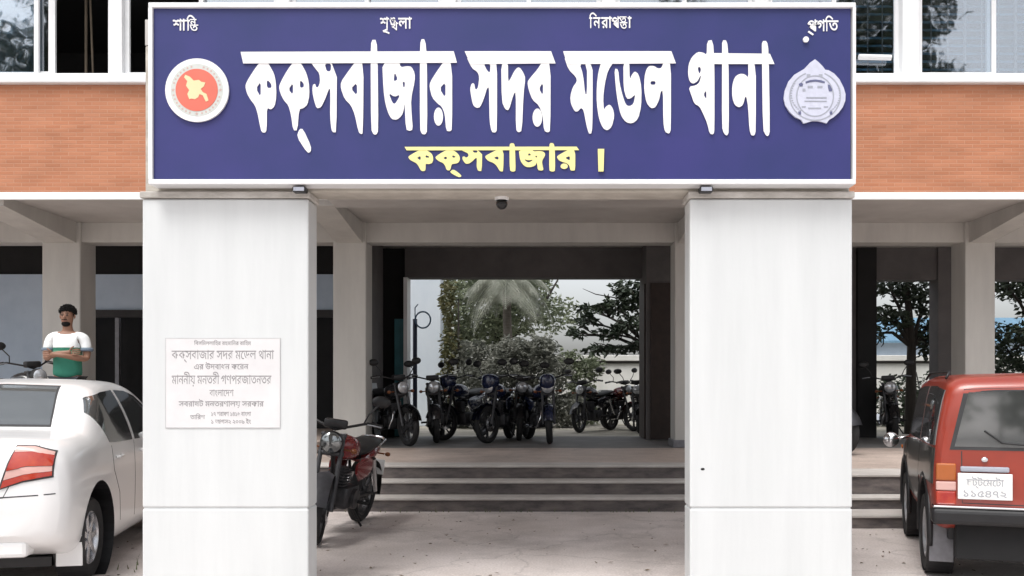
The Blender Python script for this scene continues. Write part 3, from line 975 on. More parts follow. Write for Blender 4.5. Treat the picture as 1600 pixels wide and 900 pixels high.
def arches(o, wells, r, depth, wmax):
    "cuts the wheel arches and lines them in black"
    for y, z in wells:
        for s in (1, -1):
            b = BM(); bmesh.ops.create_cone(b, cap_ends=True, segments=40, radius1=r, radius2=r, depth=depth * 2, matrix=Matrix.Translation(V(s * wmax, y, z)) @ Matrix.Rotation(R(90), 4, 'Y'))
            bmesh.ops.recalc_face_normals(b, faces=b.faces)
            me = bpy.data.meshes.new('cut'); b.to_mesh(me); b.free()
            c = bpy.data.objects.new('cut', me); COL.objects.link(c); c.parent = o.parent
            md = o.modifiers.new('cut', 'BOOLEAN'); md.operation = 'DIFFERENCE'; md.solver = 'EXACT'; md.object = c
            bpy.context.view_layer.update()
            apply_mods(o)
            bpy.data.objects.remove(c); bpy.data.meshes.remove(me)
    for y, z in wells:
        for s in (1, -1):
            b = BM(); lathe(b, [(0.001, depth * .05), (r * .992, depth * .05), (r * .992, depth * .97)], 36, Matrix.Translation(V(s * (wmax - depth), y, z)) @ Matrix.Scale(s, 4, V(1, 0, 0)))
            obj('wheel_arch', fin(b), M_dark, o.parent)

M_carglass = mat('tinted_car_glass', (0.26, 0.275, 0.28), 0.05, 0.85, var=0.1)
M_pearl = mat('white_car_paint', (0.80, 0.80, 0.80), 0.3, coat=0.7, var=0.015)
M_redlens = mat('red_lens', (0.46, 0.055, 0.02), 0.15, col2=(0.32, 0.012, 0.012), vscale=9, coat=0.5)
M_clearlens = mat('clear_pink_lens', (0.66, 0.40, 0.36), 0.15, var=0.1, coat=0.5)
M_amber = mat('amber_lens', (0.42, 0.11, 0.02), 0.15, var=0.15, coat=0.5)
M_plate = mat('white_number_plate', (0.80, 0.80, 0.78), 0.4, var=0.05)
M_seam = mat('panel_gap', (0.05, 0.05, 0.052), 0.8, var=0.2)

# ---- white sedan
th = 11.0
fwd = V(-math.sin(R(th)), math.cos(R(th)), 0); rt = V(math.cos(R(th)), math.sin(R(th)), 0)
corner = V(-3.34, 6.18, 0)
rc = corner - rt * .80
sedan = thing('parked_car', 'white four door sedan seen from behind, parked on the forecourt beside the plaque pillar', 'car', rc, R(th))
def sec(zb, wb, ws, zs, wm, zm, wl, zl, wh, zh, wt, zt, zc):
    return [(0, zb), (wb, zb), (ws, zs), (wm, zm), (wl, zl), (wh, zh), (wt, zt), (0, zc)]
ST = [
    (0.00, sec(.46,.50,.62,.50,.68,.66,.64,.84,.56,.92,.40,.95,.97)),
    (0.05, sec(.40,.60,.74,.46,.78,.66,.75,.90,.66,1.02,.46,1.06,1.08)),
    (0.16, sec(.34,.66,.80,.42,.835,.68,.81,.94,.70,1.08,.50,1.115,1.125)),
    (0.40, sec(.26,.70,.83,.38,.85,.69,.835,.965,.73,1.10,.52,1.13,1.145)),
    (0.66, sec(.22,.70,.84,.36,.852,.70,.84,.98,.735,1.12,.54,1.15,1.165)),
    (0.80, sec(.2,.70,.84,.35,.852,.70,.84,.98,.72,1.17,.55,1.225,1.245)),
    (1.35, sec(.18,.70,.84,.33,.85,.70,.84,.98,.625,1.455,.46,1.50,1.515)),
    (1.75, sec(.18,.70,.84,.33,.85,.70,.84,.97,.61,1.49,.45,1.535,1.55)),
    (2.30, sec(.18,.70,.84,.33,.85,.70,.84,.965,.61,1.475,.45,1.525,1.54)),
    (2.70, sec(.18,.70,.84,.33,.85,.70,.84,.96,.62,1.40,.46,1.45,1.465)),
    (3.25, sec(.18,.70,.84,.33,.85,.68,.83,.945,.72,1.06,.55,1.09,1.11)),
    (3.75, sec(.2,.68,.82,.34,.84,.66,.81,.87,.72,.95,.52,.985,1.0)),
    (4.12, sec(.24,.62,.76,.36,.79,.62,.76,.78,.66,.86,.46,.89,.90)),
    (4.28, sec(.32,.5,.62,.42,.66,.6,.63,.70,.54,.76,.40,.79,.80)),
]
b = body_mesh(ST)
bvh = BVHTree.FromBMesh(b)
body = obj('body', b, M_pearl, sedan)
RW, FW, WR = 0.76, 3.36, 0.315
arches(body, [(RW, WR + .05), (FW, WR + .05)], .39, .24, .86)
auto_smooth(body, 35)
for y in (RW, FW):
    for s in (1, -1):
        wheel(sedan, V(s * .70, y, WR), WR, .19, s, 7, mat('bright_alloy', (0.62, 0.63, 0.66), 0.25, 0.85, var=0.15, vscale=20))
# rear glass
top = [(-.40, 1.475), (0, 1.488), (.40, 1.475)]; bot = [(-.50, 1.185), (0, 1.195), (.50, 1.185)]
obj('rear_window', patch(bvh, top, bot, '-y', .004, 30, 14), M_carglass, sedan, smooth=False)
auto_smooth(sedan.children[-1], 50)
top = [(-.412, 1.485), (0, 1.5), (.412, 1.485)]; bot = [(-.515, 1.172), (0, 1.182), (.515, 1.172)]
o = obj('window_seal', patch(bvh, top, bot, '-y', .002, 30, 14), M_seam, sedan); auto_smooth(o, 50)
top = [(-.50, 1.415), (0, 1.43), (.50, 1.415)]; bot = [(-.62, 1.13), (0, 1.14), (.62, 1.13)]
o = obj('windscreen', patch(bvh, top, bot, 'y', .003, 30, 12), M_carglass, sedan); auto_smooth(o, 50)
for s in (1, -1):
    # one continuous side glazing split by the pillar
    t_ = [(.97, 1.27), (1.14, 1.39), (1.45, 1.43), (1.78, 1.445)]; b_ = [(1.08, 1.03), (1.24, 1.02), (1.5, 1.015), (1.78, 1.01)]
    o = obj('side_window', patch(bvh, t_, b_, 'x', .004, 26, 12, s), M_carglass, sedan); auto_smooth(o, 50)
    t_ = [(1.86, 1.445), (2.2, 1.435), (2.5, 1.385), (2.85, 1.225), (3.05, 1.09)]; b_ = [(1.86, 1.01), (2.2, 1.005), (2.5, 1.0), (2.8, .995), (3.06, 1.0)]
    o = obj('side_window', patch(bvh, t_, b_, 'x', .004, 26, 12, s), M_carglass, sedan); auto_smooth(o, 50)
    obj('door_seam', seam(bvh, [(1.12, 1.0), (1.16, .80), (1.32, .60), (1.36, .36)], 'x', s), M_seam, sedan)
    obj('door_seam', seam(bvh, [(1.82, 1.43), (1.82, .34)], 'x', s), M_seam, sedan)
    obj('door_seam', seam(bvh, [(2.95, .97), (2.88, .34)], 'x', s), M_seam, sedan)
    # tail lamp: one slanting cluster, red above, pale band, red tip below
    def lamp(a, c, m, nm, par, off=.012):
        pb = patch(bvh, [(s * p, q) for p, q in a], [(s * p, q) for p, q in c], '-y', off, 18, 5)
        oo = obj(nm, pb, m, par); auto_smooth(oo, 50); return oo
    E0, E1 = [(.515, 1.065), (.62, 1.060), (.735, 1.02)], [(.43, .788), (.57, .838), (.735, .865)]
    def mid(t): return [(a[0] + (c[0] - a[0]) * t, a[1] + (c[1] - a[1]) * t) for a, c in zip(E0, E1)]
    tl = lamp([(.507, 1.075), (.62, 1.070), (.745, 1.030)], [(.412, .775), (.57, .826), (.745, .853)], M_seam, 'tail_light', sedan, .006)
    lamp(E0, mid(.13), M_clearlens, 'upper_lens', tl)
    lamp(mid(.14), mid(.57), M_redlens, 'brake_lens', tl, .016)
    lamp(mid(.58), mid(.80), M_clearlens, 'reversing_lens', tl)
    lamp(mid(.81), E1, M_redlens, 'reflector_lens', tl)
    b = BM(); box(b, s * .93 - .085, s * .93 + .085, 2.78, 2.86, 1.0, 1.11, .03, 3)
    obj('door_mirror', b, M_pearl, sedan)
    b = BM(); tube(b, [V(s * .852, 1.98, .90), V(s * .875, 2.0, .90), V(s * .875, 2.12, .905), V(s * .852, 2.14, .905)], .012, 8)
    obj('door_handle', b, M_pearl, sedan)
    b = BM(); tube(b, [V(s * .852, 1.20, .90), V(s * .872, 1.22, .90), V(s * .872, 1.34, .905), V(s * .852, 1.36, .905)], .012, 8)
    obj('door_handle', b, M_pearl, sedan)
    b = BM(); box(b, s * .745 - .09, s * .745 + .09, .375, .39, .17, .40, .004)
    obj('mud_flap', b, M_pearl, sedan)
obj('boot_seam', seam(bvh, [(-.64, 1.07), (-.5, .84), (-.44, .72), (0, .71), (.44, .72), (.5, .84), (.64, 1.07)], '-y'), M_seam, sedan)
obj('bumper_seam', seam(bvh, [(-.76, .74), (-.45, .725), (0, .72), (.45, .725), (.76, .74)], '-y', wdt=.008), M_seam, sedan)
b = BM(); box(b, -.2, .2, -.012, .02, .52, .66, .004)
obj('number_plate', b, M_plate, sedan)
b = BM(); box(b, -.58, .58, .035, .2, .30, .42, .03, 2)
obj('lower_valance', b, M_pearl, sedan)
b = BM(); ball(b, V(.30, .075, 1.07), .02, 8, (1.4, .4, .6))
obj('boot_badge', b, M_chrome, sedan)
b = BM(); box(b, -.62, .62, .4, 3.9, .17, .24)
obj('underbody', b, M_dark, sedan)

# ---- red jeep
th = -17.5
fwd = V(-math.sin(R(th)), math.cos(R(th)), 0); rt = V(math.cos(R(th)), math.sin(R(th)), 0)
rc = V(2.90, 6.62, 0) + rt * .72
M_redpaint = mat('faded_red_paint', (0.33, 0.038, 0.018), 0.35, col2=(0.25, 0.032, 0.018), vscale=2.5, coat=0.45)
M_clad = mat('dark_green_cladding', (0.025, 0.031, 0.028), 0.35, col2=(0.016, 0.02, 0.018), vscale=6, coat=0.4)
M_bumper = mat('grey_bumper', (0.30, 0.30, 0.31), 0.45, 0.2, var=0.3, vscale=8)
jeep = thing('parked_jeep', 'faded red boxy jeep seen from behind with a two line white number plate', 'jeep', rc, R(th))
SJ = [
    (0.00, sec(.52,.58,.68,.54,.735,.80,.72,1.05,.61,1.48,.48,1.535,1.55)),
    (0.04, sec(.48,.64,.73,.52,.775,.80,.76,1.06,.655,1.54,.50,1.59,1.605)),
    (0.14, sec(.44,.66,.76,.50,.79,.80,.775,1.06,.67,1.57,.53,1.63,1.645)),
    (0.60, sec(.40,.66,.76,.48,.795,.80,.78,1.06,.68,1.59,.54,1.655,1.67)),
    (1.40, sec(.40,.66,.76,.48,.795,.80,.78,1.05,.68,1.59,.54,1.655,1.67)),
    (1.90, sec(.40,.66,.76,.48,.795,.80,.78,1.05,.68,1.57,.54,1.63,1.645)),
    (2.35, sec(.40,.66,.76,.48,.79,.80,.77,1.04,.69,1.12,.55,1.15,1.165)),
    (2.80, sec(.42,.64,.75,.50,.78,.80,.75,.99,.68,1.05,.52,1.075,1.085)),
    (3.12, sec(.44,.60,.71,.52,.745,.78,.72,.95,.65,1.01,.50,1.03,1.04)),
    (3.22, sec(.50,.52,.62,.56,.68,.76,.65,.90,.58,.95,.45,.97,.98)),
]
b = body_mesh(SJ)
bvh = BVHTree.FromBMesh(b)
body = obj('body', b, M_redpaint, jeep)
jeep.scale = (.95,) * 3
RW, FW, WR = .62, 2.52, .335
arches(body, [(RW, WR + .06), (FW, WR + .06)], .40, .22, .80)
auto_smooth(body, 35)
for y in (RW, FW):
    for s in (1, -1):
        wheel(jeep, V(s * .69, y, WR), WR, .2, s, 6)
        b = BM()
        A = [V(s * .785, y + .43 * math.cos(a), WR + .06 + .43 * math.sin(a)) for a in np.linspace(-.25, PI + .25, 22)]
        tube(b, A, .022, 8)
        obj('arch_flare', b, M_dark, jeep, smooth=True)
top = [(-.53, 1.515), (0, 1.53), (.53, 1.515)]; bot = [(-.63, 1.095), (0, 1.095), (.63, 1.095)]
o = obj('rear_window', patch(bvh, top, bot, '-y', .004, 26, 12), M_carglass, jeep); auto_smooth(o, 50)
top = [(-.56, 1.54), (0, 1.555), (.56, 1.54)]; bot = [(-.665, 1.07), (0, 1.07), (.665, 1.07)]
o = obj('window_seal', patch(bvh, top, bot, '-y', .002, 26, 12), M_seam, jeep); auto_smooth(o, 50)
top = [(-.55, 1.56), (0, 1.57), (.55, 1.56)]; bot = [(-.62, 1.20), (0, 1.21), (.62, 1.20)]
o = obj('windscreen', patch(bvh, top, bot, 'y', .003, 26, 12), M_carglass, jeep); auto_smooth(o, 50)
for s in (1, -1):
    for (a, c) in (([(.09, 1.53), (.5, 1.56), (.98, 1.56)], [(.06, 1.10), (.5, 1.095), (.98, 1.09)]), ([(1.06, 1.56), (1.5, 1.555), (1.88, 1.53), (2.22, 1.22)], [(1.06, 1.09), (1.5, 1.085), (1.9, 1.085), (2.24, 1.085)])):
        o = obj('side_window', patch(bvh, a, c, 'x', .004, 24, 10, s), M_carglass, jeep); auto_smooth(o, 50)
    o = obj('door_panel', patch(bvh, [(.16, 1.06), (1.2, 1.05), (2.3, 1.04)], [(.16, .52), (1.2, .52), (2.3, .52)], 'x', .006, 60, 12, s), M_clad, jeep) if False else None
    # tail lights stand in the corner post
    b = BM(); box(b, s * .69 - .072, s * .69 + .072, -.012, .05, .83, .965, .012, 2)
    tl = obj('tail_light', b, M_amber, jeep)
    b = BM(); box(b, s * .69 - .072, s * .69 + .072, -.010, .05, .755, .824, .008, 2)
    obj('brake_lens', b, M_clearlens, tl)
    b = BM(); box(b, s * .69 - .072, s * .69 + .072, -.012, .05, .645, .75, .012, 2)
    obj('brake_lens', b, M_redlens, tl)
    obj('door_seam', seam(bvh, [(1.02, 1.55), (1.02, .55)], 'x', s), M_seam, jeep)
    obj('door_seam', seam(bvh, [(2.25, 1.02), (2.2, .5)], 'x', s), M_seam, jeep)
    o = obj('door_cladding', patch(bvh, [(1.03, 1.075), (1.6, 1.07), (2.24, 1.04)], [(1.03, .53), (1.6, .53), (2.12, .53)], 'x', .005, 24, 10, s), M_clad, jeep); auto_smooth(o, 50)
    o = obj('quarter_cladding', patch(bvh, [(.05, 1.08), (.5, 1.08), (1.012, 1.075)], [(.05, .80), (.5, .80), (1.012, .78)], 'x', .005, 20, 8, s), M_clad, jeep); auto_smooth(o, 50)
    o = obj('fender_cladding', patch(bvh, [(2.26, 1.02), (2.6, .98), (3.0, .93)], [(2.26, .80), (2.6, .80), (3.0, .80)], 'x', .005, 16, 6, s), M_clad, jeep); auto_smooth(o, 50)
    b = BM(); tube(b, [V(s * .78, 2.15, 1.05), V(s * .90, 2.12, 1.03)], .015, 8)
    ball(b, V(s * .955, 2.08, 1.02), .09, 16, (.85, .55, .85))
    obj('door_mirror', b, M_chrome, jeep, smooth=True)
    b = BM(); tube(b, [V(s * .66, .25, 1.625), V(s * .63, .3, 1.675), V(s * .63, 1.7, 1.68), V(s * .66, 1.75, 1.62)], .011, 8)
    obj('roof_rail', b, M_dark, jeep, smooth=True)
    b = BM(); box(b, s * .70 - .09, s * .70 + .09, .21, .225, .16, .46, .004)
    obj('mud_flap', b, M_greymetal, jeep)
    b = BM(); ball(b, V(s * .79, 2.9, .9), .03, 8, (.4, 1.5, .8))
    obj('side_indicator', b, M_amber, jeep)
b = BM(); box(b, -.80, .80, -.10, .06, .50, .625, .035, 3)
obj('rear_bumper', b, M_dark, jeep)
b = BM(); box(b, -.79, .79, -.085, .04, .627, .645, .006)
obj('bumper_trim', b, M_chrome, jeep)
b = BM(); box(b, -.66, .66, .1, 3.0, .36, .47)
obj('underbody', b, M_dark, jeep)
b = BM(); box(b, -.62, .62, .02, .12, .22, .50, .01)
obj('rear_valance', b, M_void, jeep)
b = BM(); tube(b, [V(-.35, .06, .31), V(-.35, .5, .34)], .025, 12)
obj('exhaust_pipe', b, M_dark, jeep)
# plate, as the photo: two rows of small characters
b = BM(); box(b, -.61, -.23, -.034, -.022, .695, .895, .004)
pl = obj('number_plate', b, M_plate, jeep)
for txt, x, z, wd, h in (('চট্টেমেটা', -.55, .80, .26, .055), ('১১৫৪৭২', -.57, .715, .30, .055)):
    b = BM()
    me = font_mesh(txt, .012, .5)
    xs = [v.co.x for v in me.vertices]; s_ = wd / (max(xs) - min(xs))
    add_mesh(b, me, Matrix.Translation(V(x - min(xs) * s_, -.0345, z)) @ Matrix.Diagonal((s_, .0015, h / .72, 1)) @ Matrix.Rotation(R(90), 4, 'X'))
    obj('character_row', b, mat('faded_plate_ink', (0.36, 0.37, 0.40), .6), pl)
b = BM(); box(b, -.59, -.25, -.03, .01, .905, .945, .01, 2)
obj('plate_lamp_bar', b, M_silvermid, jeep)
b = BM(); box(b, -.55, -.29, -.02, .03, .70, .89, .006)
obj('plate_bracket', b, M_dark, jeep)
b = BM(); ball(b, V(-.42, -.012, 1.0), .02, 10, (1.2, .5, 1))
obj('tailgate_lock', b, M_chrome, jeep)
obj('tailgate_seam', seam(bvh, [(-.58, 1.06), (-.575, .66), (0, .655), (.62, .66), (.64, 1.06)], '-y', wdt=.008), M_seam, jeep)
b = BM(); tube(b, [V(.1, -.012, 1.10), V(-.30, -.02, 1.13), V(-.42, -.005, 1.22)], .008, 8)
obj('rear_wiper', b, M_dark, jeep)
b = BM(); tube(b, [V(-.60, 2.2, 1.15), V(-.72, 2.1, 1.70)], .006, 6)
obj('aerial', b, M_dark, jeep)

# ------------------------------------------------------------------ motorcycles (front towards local +X)
M_blackpaint = mat('black_bike_paint', (0.014, 0.014, 0.017), 0.2, coat=0.6, var=0.2)
M_bluepaint = mat('dark_blue_bike_paint', (0.015, 0.022, 0.06), 0.2, coat=0.6, var=0.2)
M_crimson = mat('red_bike_paint', (0.21, 0.014, 0.016), 0.25, coat=0.6, var=0.2, vscale=3)
M_biketurn = mat('dull_orange_lens', (0.22, 0.07, 0.02), .3, var=.2)
M_vinyl = mat('black_seat_vinyl', (0.015, 0.015, 0.016), 0.5, var=0.3)
M_lens = mat('headlamp_glass', (0.55, 0.57, 0.6), 0.1, 0.5, var=0.05, coat=1)
M_engine = mat('cast_engine', (0.075, 0.075, 0.08), 0.45, 0.5, var=0.4, vscale=18)

def loft_y(bm_, secs, n=14):
    "secs: (x, zc, half width, half height, power) superellipse rings along X"
    rings = []
    for x, zc, hw, hh in secs:
        ring = []
        for j in range(n):
            a = 2 * PI * j / n
            c, s = math.cos(a), math.sin(a)
            ring.append(bm_.verts.new((x, hw * math.copysign(abs(c) ** .75, c), zc + hh * math.copysign(abs(s) ** .75, s))))
        rings.append(ring)
    for a, c in zip(rings, rings[1:]):
        for j in range(n):
            bm_.faces.new((a[j], a[(j + 1) % n], c[(j + 1) % n], c[j]))
    bm_.faces.new(rings[0][::-1]); bm_.faces.new(rings[-1])

def make_bike(label, paint, loc, rotz, steer=0.0, lean=0.0, group='motorcycles parked round the passage', fairing=False):
    r = thing('motorcycle', label, 'motorcycle', loc, rotz, group)
    r.rotation_euler = (lean, 0, rotz)
    r.scale = (1.1,) * 3
    Rw = .295
    Xf, Xr = .63, -.63
    SP = Matrix.Translation(V(.42, 0, .80)) @ Matrix.Rotation(steer, 4, 'Z') @ Matrix.Translation(V(-.42, 0, -.80))
    def part(name, fn, m, parent=r, steer_it=False, smooth=True):
        b = BM(); fn(b)
        if steer_it: bmesh.ops.transform(b, matrix=SP, verts=b.verts)
        bmesh.ops.recalc_face_normals(b, faces=b.faces)
        o = obj(name, b, m, parent)
        if smooth: auto_smooth(o, 45)
        return o
    for x, st_, wd in ((Xf, True, .045), (Xr, False, .055)):
        T = Matrix.Translation(V(x, 0, Rw)) @ Matrix.Rotation(R(90), 4, 'Z')
        w_ = part('wheel', lambda b: lathe(b, [(Rw - .07, -wd * .7), (Rw - .03, -wd), (Rw - .005, -wd * .6), (Rw, 0), (Rw - .005, wd * .6), (Rw - .03, wd), (Rw - .07, wd * .7)], 36, T), M_rubber, steer_it=st_)
        def rimf(b):
            lathe(b, [(Rw - .065, -wd * .6), (Rw - .085, -wd * .5), (Rw - .085, wd * .5), (Rw - .065, wd * .6)], 36, T)
            for k in range(6):
                box(b, -.012, .012, -.02, .02, .03, Rw - .075, M=T @ Matrix.Rotation(k * PI / 3, 4, 'X'))
            lathe(b, [(.001, -.06), (.06, -.055), (.065, 0), (.06, .055), (.001, .06)], 18, T)
        part('rim', rimf, M_engine, w_, st_)
        if st_:
            part('brake_disc', lambda b: lathe(b, [(.05, .062), (.12, .064), (.12, .068), (.05, .07)], 24, T), M_chrome, w_, st_)
    def forkf(b):
        for s in (1, -1):
            tube(b, [V(Xf + .0, s * .085, Rw), V(.52, s * .085, .62), V(.42, s * .085, .93)], [.024, .022, .018], 10)
        box(b, .43, .49, -.11, .11, .74, .78, .008); box(b, .39, .44, -.11, .11, .90, .93, .008)
    part('fork', forkf, M_engine, steer_it=True)
    def mg(b, x, a0, a1, wd, rr):
        A = [V(x + rr * math.cos(a), 0, Rw + rr * math.sin(a)) for a in np.linspace(a0, a1, 14)]
        prev = None
        rows = []
        for i, p in enumerate(A):
            out_ = V(math.cos(a0 + (a1 - a0) * i / 13), 0, math.sin(a0 + (a1 - a0) * i / 13))
            rows.append([b.verts.new(p + V(0, wd * t, 0) - out_ * (abs(t) ** 2 * .03)) for t in (-1, -.6, 0, .6, 1)])
        for a, c in zip(rows, rows[1:]):
            for j in range(4): b.faces.new((a[j], a[j + 1], c[j + 1], c[j]))
        ex = bmesh.ops.solidify(b, geom=list(b.faces), thickness=.006)
    part('front_mudguard', lambda b: mg(b, Xf, R(15), R(160), .075, Rw + .035), M_greymetal if paint is M_crimson else paint, steer_it=True)
    part('rear_mudguard', lambda b: mg(b, Xr, R(40), R(190), .085, Rw + .05), M_dark)
    part('headlight', lambda b: (lathe(b, [(.001, .40), (.06, .41), (.092, .46), (.098, .52), (.09, .545)], 22, Matrix.Translation(V(0, 0, .86)))), paint if fairing else M_dark, steer_it=True)
    part('headlamp_lens', lambda b: lathe(b, [(.088, .545), (.07, .562), (.001, .57)], 22, Matrix.Translation(V(0, 0, .86))), M_carglass if paint is M_crimson else M_lens, r.children[-1], True)
    if fairing:
        def fair(b):
            loft_y(b, [(.42, .95, .13, .10), (.50, .95, .125, .12), (.57, .955, .10, .11), (.60, .97, .06, .07)], 16)
        part('headlight_cowl', fair, paint, steer_it=True)
    def hb(b):
        tube(b, [V(.24, -.37, 1.02), V(.30, -.26, 1.04), V(.40, -.12, 1.0), V(.42, 0, .96), V(.40, .12, 1.0), V(.30, .26, 1.04), V(.24, .37, 1.02)], .012, 10)
    h_ = part('handlebar', hb, M_dark, steer_it=True)
    for s in (1, -1):
        part('grip', lambda b: tube(b, [V(.235, s * .385, 1.018), V(.285, s * .285, 1.036)], .019, 10), M_rubber, h_, True)
        part('brake_lever', lambda b: tube(b, [V(.31, s * .26, 1.03), V(.32, s * .30, 1.03), V(.285, s * .38, 1.02)], .007, 6), M_steel, h_, True)
        mr = part('mirror', lambda b: (tube(b, [V(.31, s * .23, 1.04), V(.36, s * .26, 1.12), V(.33, s * .33, 1.21)], .007, 8), ball(b, V(.32, s * .35, 1.245), .066, 14, (.35, 1.25, .8))), M_dark, r, True)
        part('indicator', lambda b: (tube(b, [V(.43, s * .09, .80), V(.44, s * .16, .80)], .008, 6), ball(b, V(.45, s * .19, .80), .03, 10, (1.1, 1, .8))), M_biketurn, r, True)
        part('indicator', lambda b: (tube(b, [V(-.72, s * .06, .68), V(-.73, s * .13, .68)], .008, 6), ball(b, V(-.74, s * .16, .68), .028, 10, (1.1, 1, .8))), M_biketurn, r)
        part('side_panel', lambda b: (loft_y(b, [(-.38, .60, .012, .06), (-.25, .60, .02, .11), (-.05, .58, .02, .10), (.05, .60, .012, .05)], 12), bmesh.ops.translate(b, verts=b.verts, vec=V(0, s * .125, 0))), paint)
        part('shock_absorber', lambda b: tube(b, [V(-.60, s * .125, .33), V(-.40, s * .125, .66)], .026, 10), M_chrome)
        part('footrest', lambda b: tube(b, [V(-.02, s * .10, .30), V(-.02, s * .26, .30)], .016, 8), M_rubber)
    part('dashboard', lambda b: box(b, .36, .44, -.10, .10, .97, 1.05, .02, 2), M_dark, r, True)
    part('fuel_tank', lambda b: loft_y(b, [(-.10, .74, .07, .05), (-.04, .76, .10, .085), (.08, .785, .14, .11), (.22, .80, .15, .115), (.33, .80, .125, .10), (.39, .79, .07, .06)], 18), paint)
    part('tank_cap', lambda b: lathe(b, [(.001, .915), (.03, .913), (.032, .89)], 14, Matrix.Translation(V(.16, 0, 0)) @ Matrix.Rotation(R(-90), 4, 'Y')), M_chrome, r.children[-1])
    part('seat', lambda b: loft_y(b, [(-.66, .80, .09, .03), (-.62, .80, .12, .045), (-.42, .78, .13, .05), (-.25, .75, .125, .05), (-.08, .735, .10, .045), (-.04, .735, .06, .03)], 16), M_vinyl)
    part('tail_cowl', lambda b: loft_y(b, [(-.80, .73, .05, .03), (-.72, .72, .085, .055), (-.5, .68, .11, .06), (-.35, .66, .10, .05)], 14), paint)
    part('tail_light', lambda b: ball(b, V(-.80, 0, .71), .05, 12, (.5, 1.2, .8)), M_redlens)
    part('grab_rail', lambda b: tube(b, [V(-.50, .12, .76), V(-.72, .12, .82), V(-.80, .06, .83), V(-.80, -.06, .83), V(-.72, -.12, .82), V(-.50, -.12, .76)], .011, 8), M_chrome)
    part('rear_plate', lambda b: box(b, -.90, -.885, -.10, .10, .45, .60, .003), M_plate)
    def fr(b):
        tube(b, [V(.42, 0, .88), V(.30, 0, .55), V(.22, 0, .25), V(-.15, 0, .22), V(-.22, 0, .40)], .022, 8)
        tube(b, [V(.40, 0, .80), V(0, 0, .68), V(-.35, 0, .66), V(-.75, 0, .70)], .022, 8)
        for s in (1, -1):
            tube(b, [V(-.15, s * .08, .32), V(-.63, s * .09, Rw)], .018, 8)
    part('frame', fr, M_dark)
    def eng(b):
        box(b, -.16, .18, -.12, .12, .24, .44, .03, 2)
        lathe(b, [(.001, -.16), (.085, -.155), (.09, .155), (.001, .16)], 18, Matrix.Translation(V(.02, 0, .33)) @ Matrix.Rotation(R(90), 4, 'Z'))
        for k in range(6):
            box(b, .06, .23, -.085, .085, .45 + k * .027, .462 + k * .027, .003)
        box(b, .085, .205, -.065, .065, .44, .62)
    part('engine', eng, M_engine)
    def exf(b):
        tube(b, [V(.23, -.05, .50), V(.30, -.09, .40), V(.24, -.14, .26), V(0, -.16, .24)], .018, 10)
        tube(b, [V(0, -.16, .24), V(-.10, -.165, .25), V(-.55, -.175, .33), V(-.72, -.175, .36)], [.02, .034, .044, .038], 14)
    part('exhaust', exf, M_chrome)
    part('side_stand', lambda b: tube(b, [V(-.05, .09, .25), V(-.10, .20, .05 + .02)], .012, 8), M_dark)
    return r

bike = make_bike('red motorcycle leaning beside the plaque pillar at the foot of the steps', M_crimson, (-2.12, 9.1, 0), R(-97), R(14), R(-9), group='motorcycles parked round the passage')
bike.scale = (1.12,) * 3
dark = make_bike('black motorcycle with a round headlamp, its front to the forecourt, nearest the pale blue post', M_blackpaint, (-1.88, 15.9, .5), R(-88), R(8), R(3))
blue = make_bike('dark blue motorcycle with a cowled headlamp in the middle of the passage', M_bluepaint, (-.75, 15.8, .5), R(-100), R(-22), R(3), fairing=True)
def place(src, label, loc, rz, lean=R(3)):
    c = copy_tree(src, label=label)
    c.location = loc
    c.rotation_euler = (lean, 0, rz)
    return c
place(blue, 'dark blue motorcycle turned half aside, close against another bike right of the passage middle', (-.05, 15.7, .5), R(-70))
place(dark, 'black motorcycle half hidden behind the blue bikes in the middle of the passage', (-.42, 16.55, .5), R(-95), R(-4))
place(blue, 'dark blue motorcycle standing close behind the first one near the pale blue post', (-1.45, 16.5, .5), R(-112))
place(dark, 'black motorcycle in the dark corner by the teal door, behind the red bike', (-2.52, 15.0, .5), R(-62))
place(dark, 'small looking black motorcycle out in the courtyard, nearest the bush', (1.15, 20.2, .43), R(-125))
make_bike('maroon motorcycle out in the courtyard between two others before the white wall', mat('maroon_bike_paint', (0.07, 0.012, 0.016), 0.2, coat=.6, var=.2), (1.75, 20.9, .43), R(-70), R(15), R(3))
place(dark, 'black motorcycle out in the courtyard, the one against the passage doorframe', (2.15, 20.0, .43), R(-100))
place(dark, 'black motorcycle in the left veranda behind the white sedan', (-7.35, 12.6, .66), R(-35))
place(dark, 'black motorcycle under the tree behind the jeep, next to the blank pillar', (6.35, 16.4, .5), R(-110))
place(bike, 'red motorcycle almost wholly hidden behind the blank pillar on the jeep side', (4.12, 13.4, .5), R(-84))

